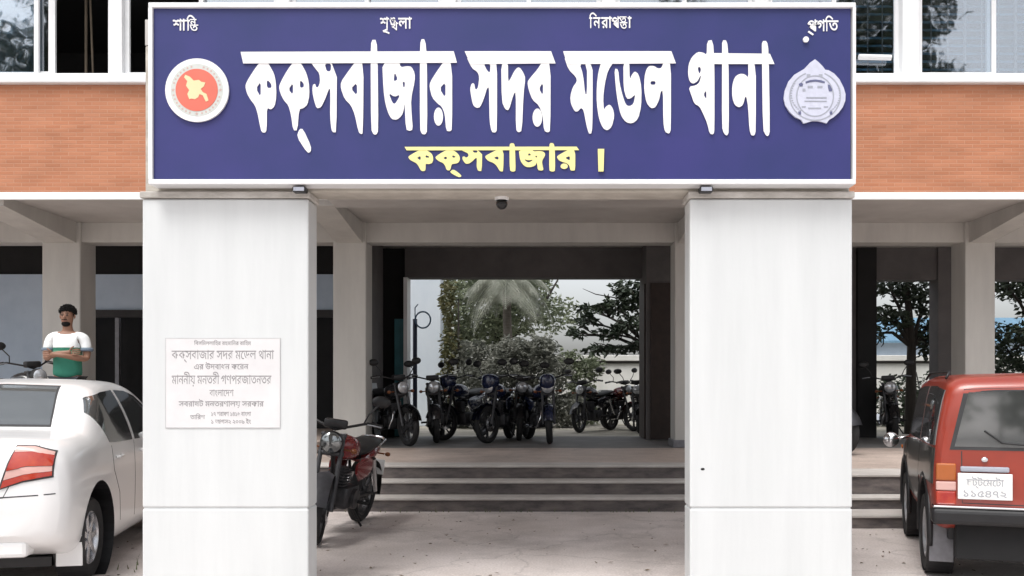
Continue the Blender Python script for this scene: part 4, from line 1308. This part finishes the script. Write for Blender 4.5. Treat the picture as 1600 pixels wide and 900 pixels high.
# ------------------------------------------------------------------ person with folded arms
M_skin = mat('brown_skin', (0.27, 0.14, 0.09), 0.55, var=0.12, vscale=6)
M_hair = mat('black_hair', (0.010, 0.009, 0.009), 0.8, spec=.15, var=0.4, vscale=40)
def shirt_mat():
    m = bpy.data.materials.new('white_and_green_banded_jersey')
    m.use_nodes = True
    t = m.node_tree
    b = t.nodes['Principled BSDF']
    b.inputs['Roughness'].default_value = .85
    tc = t.nodes.new('ShaderNodeTexCoord'); s = t.nodes.new('ShaderNodeSeparateXYZ')
    r = t.nodes.new('ShaderNodeValToRGB')
    mr = t.nodes.new('ShaderNodeMapRange')
    mr.inputs['From Min'].default_value = .9; mr.inputs['From Max'].default_value = 1.6
    r.color_ramp.interpolation = 'CONSTANT'
    e = r.color_ramp.elements
    e[0].position = 0; e[0].color = (.03, .19, .13, 1)
    e[1].position = (1.20 - .9) / .7; e[1].color = (.14, .33, .22, 1)
    for p, c in (((1.245 - .9) / .7, (.03, .19, .12, 1)), ((1.285 - .9) / .7, (.78, .80, .80, 1))):
        q = e.new(p); q.color = c
    t.links.new(tc.outputs['Object'], s.inputs[0]); t.links.new(s.outputs['Z'], mr.inputs[0]); t.links.new(mr.outputs[0], r.inputs[0])
    t.links.new(r.outputs[0], b.inputs['Base Color'])
    n = t.nodes.new('ShaderNodeTexNoise'); n.inputs['Scale'].default_value = 9
    bp = t.nodes.new('ShaderNodeBump'); bp.inputs['Strength'].default_value = .5; bp.inputs['Distance'].default_value = .03
    t.links.new(tc.outputs['Object'], n.inputs[0]); t.links.new(n.outputs[0], bp.inputs['Height']); t.links.new(bp.outputs[0], b.inputs['Normal'])
    return m

def skin_obj(name, joints, links, m, parent, sub=2, root=0):
    me = bpy.data.meshes.new(name)
    me.from_pydata([j[0] for j in joints], links, [])
    o = bpy.data.objects.new(name, me); COL.objects.link(o)
    o.modifiers.new('skin', 'SKIN').use_smooth_shade = True
    lay = me.skin_vertices[0].data
    for i, j in enumerate(joints):
        rr = j[1]
        lay[i].radius = rr if isinstance(rr, tuple) else (rr, rr)
        lay[i].use_root = (i == root)
    sb = o.modifiers.new('sub', 'SUBSURF'); sb.levels = sub; sb.render_levels = sub
    bpy.context.view_layer.update()
    apply_mods(o)
    o.data.materials.clear(); o.data.materials.append(m)
    o.data.polygons.foreach_set('use_smooth', [True] * len(o.data.polygons))
    o.parent = parent
    return o

man = thing('person', 'bearded man with folded arms in a white and green jersey, standing behind the white sedan', 'person', (-5.86, 11.02, .66), R(8))
# faces -Y; x>0 is picture right (his left)
J = [((0, .01, .98), (.115, .085)), ((0, 0, 1.12), (.12, .085)), ((0, 0, 1.28), (.165, .115)), ((0, .01, 1.41), (.15, .10)), ((0, .012, 1.475), (.07, .065)), ((0, 0, 1.55), (.054, .056)),
     ((0, -.015, 1.60), (.066, .075)), ((0, -.015, 1.665), (.078, .097)), ((0, -.005, 1.725), (.072, .09)), ((0, 0, 1.765), (.045, .06))]
L = [(i, i + 1) for i in range(9)]
def chain(start, pts):
    a = start
    for p in pts:
        J.append(p); L.append((a, len(J) - 1)); a = len(J) - 1
    return a
for s in (1, -1):
    chain(0, [((s * .09, .01, .90), .088), ((s * .10, -.005, .70), .078), ((s * .105, 0, .50), .058), ((s * .11, .02, .32), .056), ((s * .115, .03, .10), .040), ((s * .118, -.03, .055), .042), ((s * .125, -.13, .035), .035)])
hands = {}
for s in (1, -1):
    k = .0 if s > 0 else .025
    wx = -s * .085
    e_ = chain(3, [((s * .13, .01, 1.425), .068), ((s * .195, .01, 1.405), .062), ((s * .225, 0, 1.30), .052), ((s * .232, -.02, 1.15), .044), ((s * .17, -.115, 1.155 + k), .042), ((s * .03, -.185 - (.03 if s > 0 else 0), 1.185 + k), .033), ((wx * .75, -.185 - (.045 if s > 0 else 0), 1.195 + k), .027), ((wx * 1.3, -.18 - (.05 if s > 0 else 0), 1.20 + k), (.036, .018))])
    hands[s] = J[-1][0]
body = skin_obj('body', J, L, M_skin, man, 2)
for s in (1, -1):
    hx, hy, hz = hands[s]
    d_ = -s
    for q, (dz, ln) in enumerate(((.034, .062), (.012, .07), (-.010, .066), (-.030, .052))):
        f = [((hx, hy, hz + dz * .8), .0095), ((hx + d_ * .03, hy - .008, hz + dz), .009), ((hx + d_ * (.03 + ln * .5), hy + .002, hz + dz * 1.05), .0085), ((hx + d_ * (.03 + ln), hy + .028, hz + dz), .007)]
        o = skin_obj('finger', f, [(0, 1), (1, 2), (2, 3)], M_skin, body, 1)
    f = [((hx - d_ * .02, hy - .005, hz + .025), .011), ((hx + d_ * .012, hy - .02, hz + .055), .010), ((hx + d_ * .035, hy - .018, hz + .072), .008)]
    skin_obj('thumb', f, [(0, 1), (1, 2)], M_skin, body, 1)
# jersey with short sleeves
JJ = [((0, .01, .90), (.185, .13)), ((0, .005, 1.0), (.182, .13)), ((0, 0, 1.12), (.175, .122)), ((0, 0, 1.28), (.18, .13)), ((0, .01, 1.41), (.175, .125)), ((0, .012, 1.468), (.11, .09))]
LL = [(0, 1), (1, 2), (2, 3), (3, 4), (4, 5)]
for s in (1, -1):
    n0 = len(JJ)
    JJ += [((s * .13, .01, 1.435), .084), ((s * .19, .01, 1.408), .078), ((s * .218, .0, 1.30), .063), ((s * .226, -.008, 1.235), .062)]
    LL += [(4, n0), (n0, n0 + 1), (n0 + 1, n0 + 2), (n0 + 2, n0 + 3)]
jersey = skin_obj('jersey', JJ, LL, shirt_mat(), man, 2)
for s in (1, -1):
    b = BM()
    A = [V(s * .2255 + .061 * math.cos(a), -.004 + .061 * math.sin(a), 1.262) for a in np.linspace(0, 2 * PI, 20)[:-1]]
    tube(b, A, .014, 8, closed=True)
    bmesh.ops.scale(b, vec=V(1, 1, 1.6), verts=b.verts, space=Matrix.Translation(-V(s * .2255, 0, 1.262)))
    obj('sleeve_band', b, mat('grey_blue_sleeve', (0.13, 0.17, 0.22), .85), jersey, smooth=True)
TT = [((0, .01, .94), (.16, .12))]
TL = []
for s in (1, -1):
    n0 = len(TT)
    TT += [((s * .09, .01, .86), .102), ((s * .10, 0, .68), .092), ((s * .108, .005, .48), .078), ((s * .114, .02, .28), .072), ((s * .118, .02, .10), .068)]
    TL += [(0, n0)] + [(n0 + i, n0 + i + 1) for i in range(4)]
skin_obj('trousers', TT, TL, mat('dark_trousers', (0.03, 0.032, 0.04), .85, var=.3), man, 2)
# hair, beard, face
b = BM(); ball(b, V(0, .012, 1.725), .103, 20, (.86, 1.02, .80))
for v in list(b.verts):
    if v.co.z < 1.722 and v.co.y < -.02 or v.co.z < 1.655: b.verts.remove(v)
bmesh.ops.solidify(b, geom=list(b.faces), thickness=.012)
hair = obj('hair', b, M_hair, man, smooth=True)
b = BM()
for k in range(900):
    a = rng.uniform(0, 2 * PI); e_ = rng.uniform(-.25, 1.45)
    p = V(.088 * math.cos(a) * math.cos(e_), .012 + .103 * math.sin(a) * math.cos(e_), 1.725 + .083 * math.sin(e_))
    if p.y < -.03 and p.z < 1.728: continue
    dr = V(*rng.normal(0, 1, 3)).normalized() * .022
    tube(b, [p, p + dr * .5 + V(0, 0, .006), p + dr], [.006, .005, .002], 4)
obj('curl', b, M_hair, hair)
b = BM()
ball(b, V(0, -.052, 1.578), .052, 14, (.98, .72, .75)); 
obj('beard', b, M_hair, man, smooth=True)
b = BM(); box(b, -.03, .03, -.112, -.098, 1.622, 1.630, .003)
obj('moustache', b, M_hair, man)
b = BM(); ball(b, V(0, -.112, 1.652), .016, 10, (.85, .9, 1.5))
obj('nose', b, M_skin, man, smooth=True)
for s in (1, -1):
    b = BM(); ball(b, V(s * .030, -.098, 1.682), .012, 10, (1.2, .6, .7))
    obj('eye', b, mat('eye_dark', (0.03, 0.02, 0.02), .2), man, smooth=True)
    b = BM(); box(b, s * .030 - .02, s * .030 + .02, -.112, -.098, 1.700, 1.708, .003)
    obj('eyebrow', b, M_hair, man)
    b = BM(); ball(b, V(s * .083, .0, 1.67), .026, 10, (.35, .7, 1.1))
    obj('ear', b, M_skin, man, smooth=True)
    b = BM(); loft_y(b, [(-.15, .03, .04, .028), (-.08, .04, .045, .04), (.03, .045, .04, .045), (.08, .04, .035, .035)], 12)
    bmesh.ops.transform(b, matrix=Matrix.Translation(V(s * .12, 0, 0)) @ Matrix.Rotation(R(90), 4, 'Z'), verts=b.verts)
    obj('shoe', b, M_dark, man, smooth=True)
b = BM(); box(b, -.022, .022, -.104, -.094, 1.606, 1.614, .003)
obj('mouth', b, mat('lips', (0.22, 0.08, 0.07), .5), man)
# ------------------------------------------------------------------ courtyard: wall, posts, buildings, plants
M_wallwhite = mat('weathered_white_wall', (0.80, 0.80, 0.77), 0.85, col2=(0.66, 0.66, 0.62), vscale=1.5, stretch=(1.5, 1, .5))
wal = thing('boundary_wall', 'long white boundary wall with a flat coping at the back of the yard', 'wall', (3, 24.2, .43))
b = BM(); box(b, -13, 19, 24.1, 24.3, .43, 2.05); obj('wall_face', b, M_wallwhite, wal, world=True)
b = BM(); box(b, -13, 19, 24.0, 24.4, 2.12, 2.27, .01); obj('coping', b, M_wallwhite, wal, world=True)
b = BM(); box(b, -13, 19, 24.12, 24.28, 2.05, 2.12); obj('coping_shadow', b, M_darkplaster, wal, world=True)  # dark strip painted in as the shadow under the coping

M_skyblue = mat('pale_blue_post_paint', (0.72, 0.78, 0.84), .7, col2=(.64, .71, .78), vscale=2, stretch=(1, 1, .4))
po = thing('gate_pier', 'tall pale blue square pier at the end of the passage', 'pier', (-3.0, 23, .43))
b = BM(); box(b, -3.40, -2.62, 22.75, 23.4, .43, 6.2, .01); obj('shaft', b, M_skyblue, po, world=True)
b = BM(); box(b, -3.46, -2.56, 22.69, 23.46, 6.2, 6.35, .01); obj('cap', b, M_skyblue, po, world=True)
pole = thing('pole', 'dark blue pole carrying a thin wire ring before the pale blue pier', 'pole', (-2.60, 18.2, .43))
b = BM(); tube(b, [V(-2.62, 18.2, .43), V(-2.62, 18.2, 2.82)], .045, 12); obj('shaft', b, mat('dark_blue_pole', (.02, .03, .07), .5, var=.3), pole, world=True, smooth=True)
b = BM(); tube(b, [V(-2.455 + .155 * math.cos(a), 18.16, 2.80 + .165 * math.sin(a)) for a in np.linspace(0, 2 * PI, 29)[:-1]], .017, 8, closed=True)
obj('ring', b, mat('blue_grey_ring', (.10, .16, .24), .4, .3), pole, world=True, smooth=True)
b = BM(); tube(b, [V(-2.62, 18.2, 2.8), V(-2.62, 18.2, 3.05), V(-2.56, 18.2, 3.12)], .012, 8); obj('hook', b, MATS['blue_grey_ring'], pole, world=True)
bd = thing('leaning_panel', 'pale board added for the whitish triangle by the teal door', 'panel', (-2.75, 15.6, .5))  # added piece standing in for a whitish triangle by the door
b = BM()
box(b, -.02, .02, -.35, .35, 0, 2.1, M=Matrix.Rotation(R(-9), 4, 'Y'))
bmesh.ops.translate(b, verts=b.verts, vec=V(-.09, 0, .005))
obj('panel', b, mat('pale_panel', (.55, .58, .60), .6, var=.1), bd)

M_leafgrey = leaf_mat('grey_green_leaves', (.10, .125, .075), (.26, .29, .19), .35)
M_leafpink = leaf_mat('pale_pink_grey_leaves', (.13, .14, .115), (.31, .315, .27), .35)  # leaf tones lifted to carry the pale haze of the yard
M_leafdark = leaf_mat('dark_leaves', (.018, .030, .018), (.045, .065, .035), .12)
M_leafolive = leaf_mat('olive_leaves', (.07, .075, .025), (.15, .14, .06))
M_frond = leaf_mat('palm_frond', (.22, .24, .19), (.42, .43, .37), .35)
M_bark = mat('dark_bark', (.05, .042, .036), .9, var=.4, vscale=9, stretch=(3, 3, .6), bump=.4)

def leaves(name, clumps, n, size, m, parent, flat=.5):
    "clumps: (centre, radius xyz); n leaves each a pointed blade of two triangles"
    vs_, fs = [], []
    wts = np.array([c[1][0] * c[1][1] * c[1][2] for c in clumps]) ** .7
    wts /= wts.sum()
    for (c, r), w_ in zip(clumps, wts):
        k = int(n * w_) + 1
        u = rng.normal(0, 1, (k, 3)); u /= np.linalg.norm(u, axis=1)[:, None]
        rad = rng.uniform(.25, 1, k) ** .45
        rad *= 1 + .18 * np.sin(u[:, 0] * 7 + u[:, 2] * 5) + rng.normal(0, .07, k)
        P = np.array(c) + u * rad[:, None] * np.array(r)
        D = rng.normal(0, 1, (k, 3)); D[:, 2] = D[:, 2] * flat - .25
        D /= np.linalg.norm(D, axis=1)[:, None]
        N = rng.normal(0, 1, (k, 3)); S_ = np.cross(D, N); S_ /= np.linalg.norm(S_, axis=1)[:, None]
        sz = size * rng.uniform(.6, 1.3, k)
        for p, d, s, z in zip(P, D, S_, sz):
            i = len(vs_)
            up = np.cross(d, s) * z * .12
            vs_ += [p, p + d * z * .45 + s * z * .24 + up, p + d * z, p + d * z * .45 - s * z * .24 + up]
            fs += [(i, i + 1, i + 2), (i, i + 2, i + 3)]
    me = bpy.data.meshes.new(name)
    me.from_pydata([tuple(v) for v in vs_], [], fs)
    return obj(name, None, m, parent, world=True, me=me)

def limbs(name, trunk, branches, parent, m=None):
    b = BM()
    tube(b, [V(*p[:3]) for p in trunk], [p[3] for p in trunk], 10)
    for br in branches:
        tube(b, [V(*p[:3]) for p in br], [p[3] for p in br], 7)
    return obj(name, b, m or M_bark, parent, smooth=True, world=True)

# backing shrubs and tree seen through the passage
t = thing('leafy_tree', 'broad grey green tree filling the back of the yard behind the palm', 'tree', (-1.6, 27.5, .43))
limbs('trunk', [(-1.6, 27.5, .43, .22), (-1.5, 27.5, 2, .18), (-1.3, 27.5, 3.6, .12), (-1.1, 27.5, 5.2, .05)],
      [[(-1.5, 27.5, 2, .1), (-2.6, 27.2, 3.2, .06), (-3.4, 27, 4.4, .02)], [(-1.4, 27.5, 2.6, .1), (-.2, 27.3, 3.6, .06), (.5, 27.2, 4.8, .02)]], t)
cl = []
for k in range(34):
    px, py = rng.uniform(690, 880), rng.uniform(395, 560)
    if px > 850 and py < 520 and rng.random() < .5: continue
    c = at(px, py, rng.uniform(26.2, 29))
    cl.append((c, (.55 + rng.random() * .4, .6, .45 + rng.random() * .3)))
leaves('crown', cl, 13000, .17, M_leafgrey, t)
t = thing('olive_shrub', 'tall thin olive shrub just behind the pale blue pier', 'shrub', (-2.15, 22, .43))
limbs('stem', [(-2.15, 22, .43, .05), (-2.1, 22, 2, .035), (-2.1, 22, 3.6, .015)], [], t)
leaves('foliage', [(at(700, 470, 22), (.2, .35, .6)), (at(703, 540, 22), (.22, .35, .6)), (at(700, 600, 22), (.2, .35, .55))], 1000, .14, M_leafolive, t)
t = thing('flowering_bush', 'rounded pale pink and grey bush behind the motorcycles in the yard', 'bush', (-.8, 21.8, .43))
limbs('stem', [(-.8, 21.8, .43, .06), (-.8, 21.8, 1.5, .03)], [[(-.8, 21.8, .6, .04), (-1.3, 21.7, 1.6, .015)], [(-.8, 21.8, .6, .04), (-.2, 21.7, 1.6, .015)]], t)
cl = [(at(px, py, 21.8 + dy), (rx, .6, rz)) for px, py, rx, rz, dy in ((790, 580, .7, .55, 0), (740, 600, .6, .5, -.3), (850, 585, .65, .5, .2), (800, 640, .9, .45, -.2), (720, 645, .5, .4, .1), (880, 640, .5, .45, .3), (800, 545, .45, .3, .2), (735, 555, .45, .4, .4), (845, 545, .4, .35, .4))]
leaves('foliage', cl, 12000, .13, M_leafpink, t)
t = thing('low_shrub', 'loose green shrub against the white boundary wall', 'shrub', (.75, 23.2, .43))
limbs('stem', [(.75, 23.2, .43, .04), (.8, 23.2, 1.6, .015)], [], t)
leaves('foliage', [(at(905, 600, 23.2), (.35, .4, .55)), (at(925, 575, 23.2), (.3, .3, .3)), (at(890, 565, 23.2), (.3, .3, .35)), (at(912, 640, 23.2), (.4, .4, .4))], 1500, .15, M_leafgrey, t)

# palm
pc = at(792, 438, 24.8)
t = thing('palm_tree', 'pale fronded palm in the yard seen through the passage', 'palm', (pc.x, pc.y, .43))
limbs('trunk', [(pc.x, pc.y + .15, .43, .17), (pc.x + .05, pc.y + .15, 2, .13), (pc.x, pc.y + .1, 3.4, .12), (pc.x, pc.y, pc.z, .12)], [], t, mat('palm_bark', (.16, .14, .12), .9, var=.4, vscale=5, stretch=(1, 1, 5)))
b = BM()
for k in range(20):
    az = 2 * PI * k / 20 + rng.uniform(-.12, .12)
    ln = rng.uniform(1.3, 1.9); rise = rng.uniform(-.25, .9)
    pr = None
    pts = []
    for i in range(12):
        s = i / 11
        rr = ln * s * (1 - .25 * s * s)
        z = rise * s * ln * .6 - (1.25 + .3 * math.sin(k)) * s * s * ln * .62
        pts.append(V(pc.x + rr * math.cos(az), pc.y + rr * math.sin(az), pc.z + z))
    tube(b, pts, [.022 * (1 - .8 * i / 11) + .003 for i in range(12)], 5)
    side = V(-math.sin(az), math.cos(az), 0)
    for i in range(30):
        s = .12 + .88 * i / 30
        q = s * 11; a = int(min(q, 10)); p = pts[a].lerp(pts[a + 1], q - a)
        tan = (pts[a + 1] - pts[a]).normalized()
        L_ = .52 * math.sin(PI * min(1, .15 + s * .9)) + .08
        for sg in (1, -1):
            dr = (side * sg * .75 + tan * .6 + V(0, 0, -.35)).normalized()
            nn = tan * .011
            tip = p + dr * L_ + V(0, 0, -.10 * L_)
            md = p + dr * L_ * .5
            v = [b.verts.new(p - nn), b.verts.new(p + nn), b.verts.new(md + nn * 1.2), b.verts.new(tip), b.verts.new(md - nn * 1.2)]
            b.faces.new(v)
obj('crown', b, M_frond, t, world=True)

def dark_tree(label, base, top, crown, n, size=.2, fork=None, lean=None):
    t = thing('dark_tree', label, 'tree', base, 0, 'dark trees behind the station')
    bx_, by_, bz_ = base
    brs = []
    mid = V(bx_ + (top[0] - bx_) * .5 + .1, by_, bz_ + (top[2] - bz_) * .45)
    for c, r in crown:
        c = V(*c)
        m1 = mid.lerp(c, .5) + V(0, 0, .15)
        brs.append([(*mid, .06), (*m1, .035), (*c, .012)])
        for q in range(3):
            e_ = c + V(*(rng.normal(0, .8, 3) * np.array(r)))
            brs.append([(*m1.lerp(c, .5), .02), (*(m1.lerp(e_, .8)), .012), (*e_, .005)])
    limbs('trunk', [(*base, .13), (*mid, .09), (*top, .04)], brs, t)
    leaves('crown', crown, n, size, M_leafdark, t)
    return t
def CR(lst, d):
    return [(tuple(at(px, py, d + dy)), (rx, .5, rz)) for px, py, rx, rz, dy in lst]
dark_tree('dark leaved tree overhanging the white boundary wall beside the passage doorframe', (3.0, 21.5, .43), (2.4, 21.5, 4.3),
          CR([(985, 450, .55, .28, 0), (960, 478, .5, .2, .3), (925, 482, .42, .12, 0), (915, 500, .25, .15, .3), (985, 505, .5, .22, -.2), (950, 520, .35, .14, 0), (1010, 470, .6, .4, .2), (960, 545, .35, .10, .1), (900, 520, .2, .12, .2), (1000, 540, .4, .12, 0), (930, 545, .2, .1, 0)], 21.5), 1500, .19)
dark_tree('slender dark tree with a forked trunk in the bay behind the jeep', (7.85, 19.2, .43), (7.7, 19.2, 4.6),
          CR([(1385, 440, .45, .3, 0), (1420, 455, .5, .3, .2), (1450, 470, .4, .4, 0), (1440, 520, .35, .3, .3), (1375, 490, .25, .2, 0), (1400, 500, .25, .25, 0), (1455, 540, .3, .3, 0), (1365, 520, .15, .2, 0), (1475, 500, .35, .6, .3)], 19.2), 1800, .16)
dark_tree('dark tree at the far end beyond the last column near the jeep roof', (11.6, 20.5, .43), (11.0, 20.5, 4.8),
          CR([(1560, 430, .6, .5, 0), (1600, 450, .6, .4, .2), (1580, 520, .5, .25, 0), (1610, 560, .6, .5, .3), (1560, 560, .3, .5, .3), (1640, 500, .6, .6, .1)], 20.5), 2200, .18)
t = thing('dense_hedge', 'dark hedge in front of the boundary wall behind the jeep', 'hedge', (9.5, 22.5, .43))
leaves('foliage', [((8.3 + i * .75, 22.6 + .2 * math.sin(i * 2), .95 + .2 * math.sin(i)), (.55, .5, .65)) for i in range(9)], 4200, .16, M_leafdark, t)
for i in range(9): limbs('stem', [(8.3 + i * .75, 22.6, .43, .03), (8.35 + i * .75, 22.6, 1.2, .012)], [], t)

# houses beyond the wall
hb = thing('blue_roofed_shed', 'low shed with a blue sheet roof beyond the boundary wall', 'shed', (14, 34, .43))
b = BM(); box(b, 11.5, 19, 33, 37, .43, 3.2); obj('wall', b, M_bluewall, hb, world=True)
b = BM()
q = [(32.6, 3.0), (35, 4.0), (37.4, 3.0), (37.4, 3.08), (35, 4.09), (32.6, 3.08)]
A = [b.verts.new((11.2, y, z)) for y, z in q]; B_ = [b.verts.new((19.3, y, z)) for y, z in q]
b.faces.new(A); b.faces.new(B_[::-1])
for i in range(6): b.faces.new((A[i], B_[i], B_[(i + 1) % 6], A[(i + 1) % 6]))
obj('roof', fin(b), mat('blue_roof_sheet', (.13, .25, .36), .5, var=.25, vscale=2, stretch=(6, .3, 1)), hb, world=True)

# across the forecourt behind the viewer: its image stands in the panes and car glass
for k, (x, y, h, lb) in enumerate(((-15.5, -6, 17, 'tall roadside tree across the forecourt, mirrored in the left windows'), (11, -6, 16, 'broad roadside tree across the forecourt, mirrored in the right windows'), (2, -16, 9, 'smaller roadside tree across the forecourt, between the two tall ones'))):
    t = thing('roadside_tree', lb, 'tree', (x, y, 0), 0, 'trees across the road')
    limbs('trunk', [(x, y, 0, .26), (x + .1, y, h * .35, .2), (x, y, h * .75, .08)], [[(x + .1, y, h * .35, .1), (x + 1.4 * s, y + .3, h * .6, .04), (x + 2.6 * s, y, h * .8, .01)] for s in (1, -1)], t)
    cl = [((x + rng.normal(0, 1.9), y + rng.normal(0, 1.3), h * .70 + rng.normal(0, 2.0)), (1.15, 1.0, .9)) for _ in range(22)]
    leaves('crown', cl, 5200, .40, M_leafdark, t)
for x, lb in ((-7, 'unseen leafy bush added behind the viewer, mirrored in the sedan'), (-2.5, 'unseen leafy bush added behind the viewer, straight opposite the porch'), (7, 'unseen leafy bush added behind the viewer, mirrored in the jeep glass'), (12, 'unseen leafy bush added behind the viewer, at the far end'), (.6, 'unseen leafy bush added behind the viewer, mirrored in the middle of the jeep glass'), (2.6, 'unseen leafy bush added behind the viewer, mirrored at the edge of the jeep glass')):  # unseen bushes added so the car glass mirrors mottled foliage
    t = thing('reflection_bush', lb, 'bush', (x, -12.8, 0), 0, 'bushes added for reflections')
    limbs('stem', [(x, -12.8, 0, .05), (x, -12.8, 1.2, .02)], [], t)
    leaves('foliage', [((x + rng.normal(0, .9), -12.8 + rng.normal(0, .3), 1.0 + rng.uniform(-.4, 1.3)), (.7, .5, .55)) for _ in range(7)], 1500, .26, M_leafgrey, t)

# weeds at the edge of the forecourt under the sedan
b = BM()
for k in range(420):
    x = -3.05 + rng.normal(0, .22); y = 8.6 + rng.normal(0, .9)
    if rng.random() < .3: x, y = -7 + rng.uniform(0, 9.0), 10.48 + rng.normal(0, .02)
    h = rng.uniform(.02, .07)
    a = rng.uniform(0, 2 * PI)
    d = V(math.cos(a), math.sin(a), 0)
    s = V(-d.y, d.x, 0) * .006
    p = V(x, y, 0)
    v = [b.verts.new(p - s), b.verts.new(p + s), b.verts.new(p + d * h * .5 + V(0, 0, h))]
    b.faces.new(v)
tag(obj('weeds', b, leaf_mat('weed_green', (.07, .10, .03), (.14, .15, .06))), 'sparse weeds on the dirt between sedan and steps', 'weeds', kind='stuff')

# leaf litter and grit on the forecourt
b = BM()
for k in range(260):
    x, y = rng.uniform(-4, 4.2), rng.uniform(6.5, 10.4)
    r_ = rng.uniform(.006, .022); a = rng.uniform(0, 2 * PI)
    pts = [b.verts.new((x + r_ * math.cos(a + t) * (1.5 if t in (0, PI) else .7), y + r_ * math.sin(a + t) * (1.5 if t in (0, PI) else .7), .004 + rng.uniform(0, .012))) for t in (0, PI / 2, PI, 3 * PI / 2)]
    b.faces.new(pts)
tag(obj('leaf_litter', b, mat('dry_litter', (.20, .15, .10), .9, var=.5, vscale=20)), 'scattered dry leaf litter and grit on the forecourt', 'litter', kind='stuff')
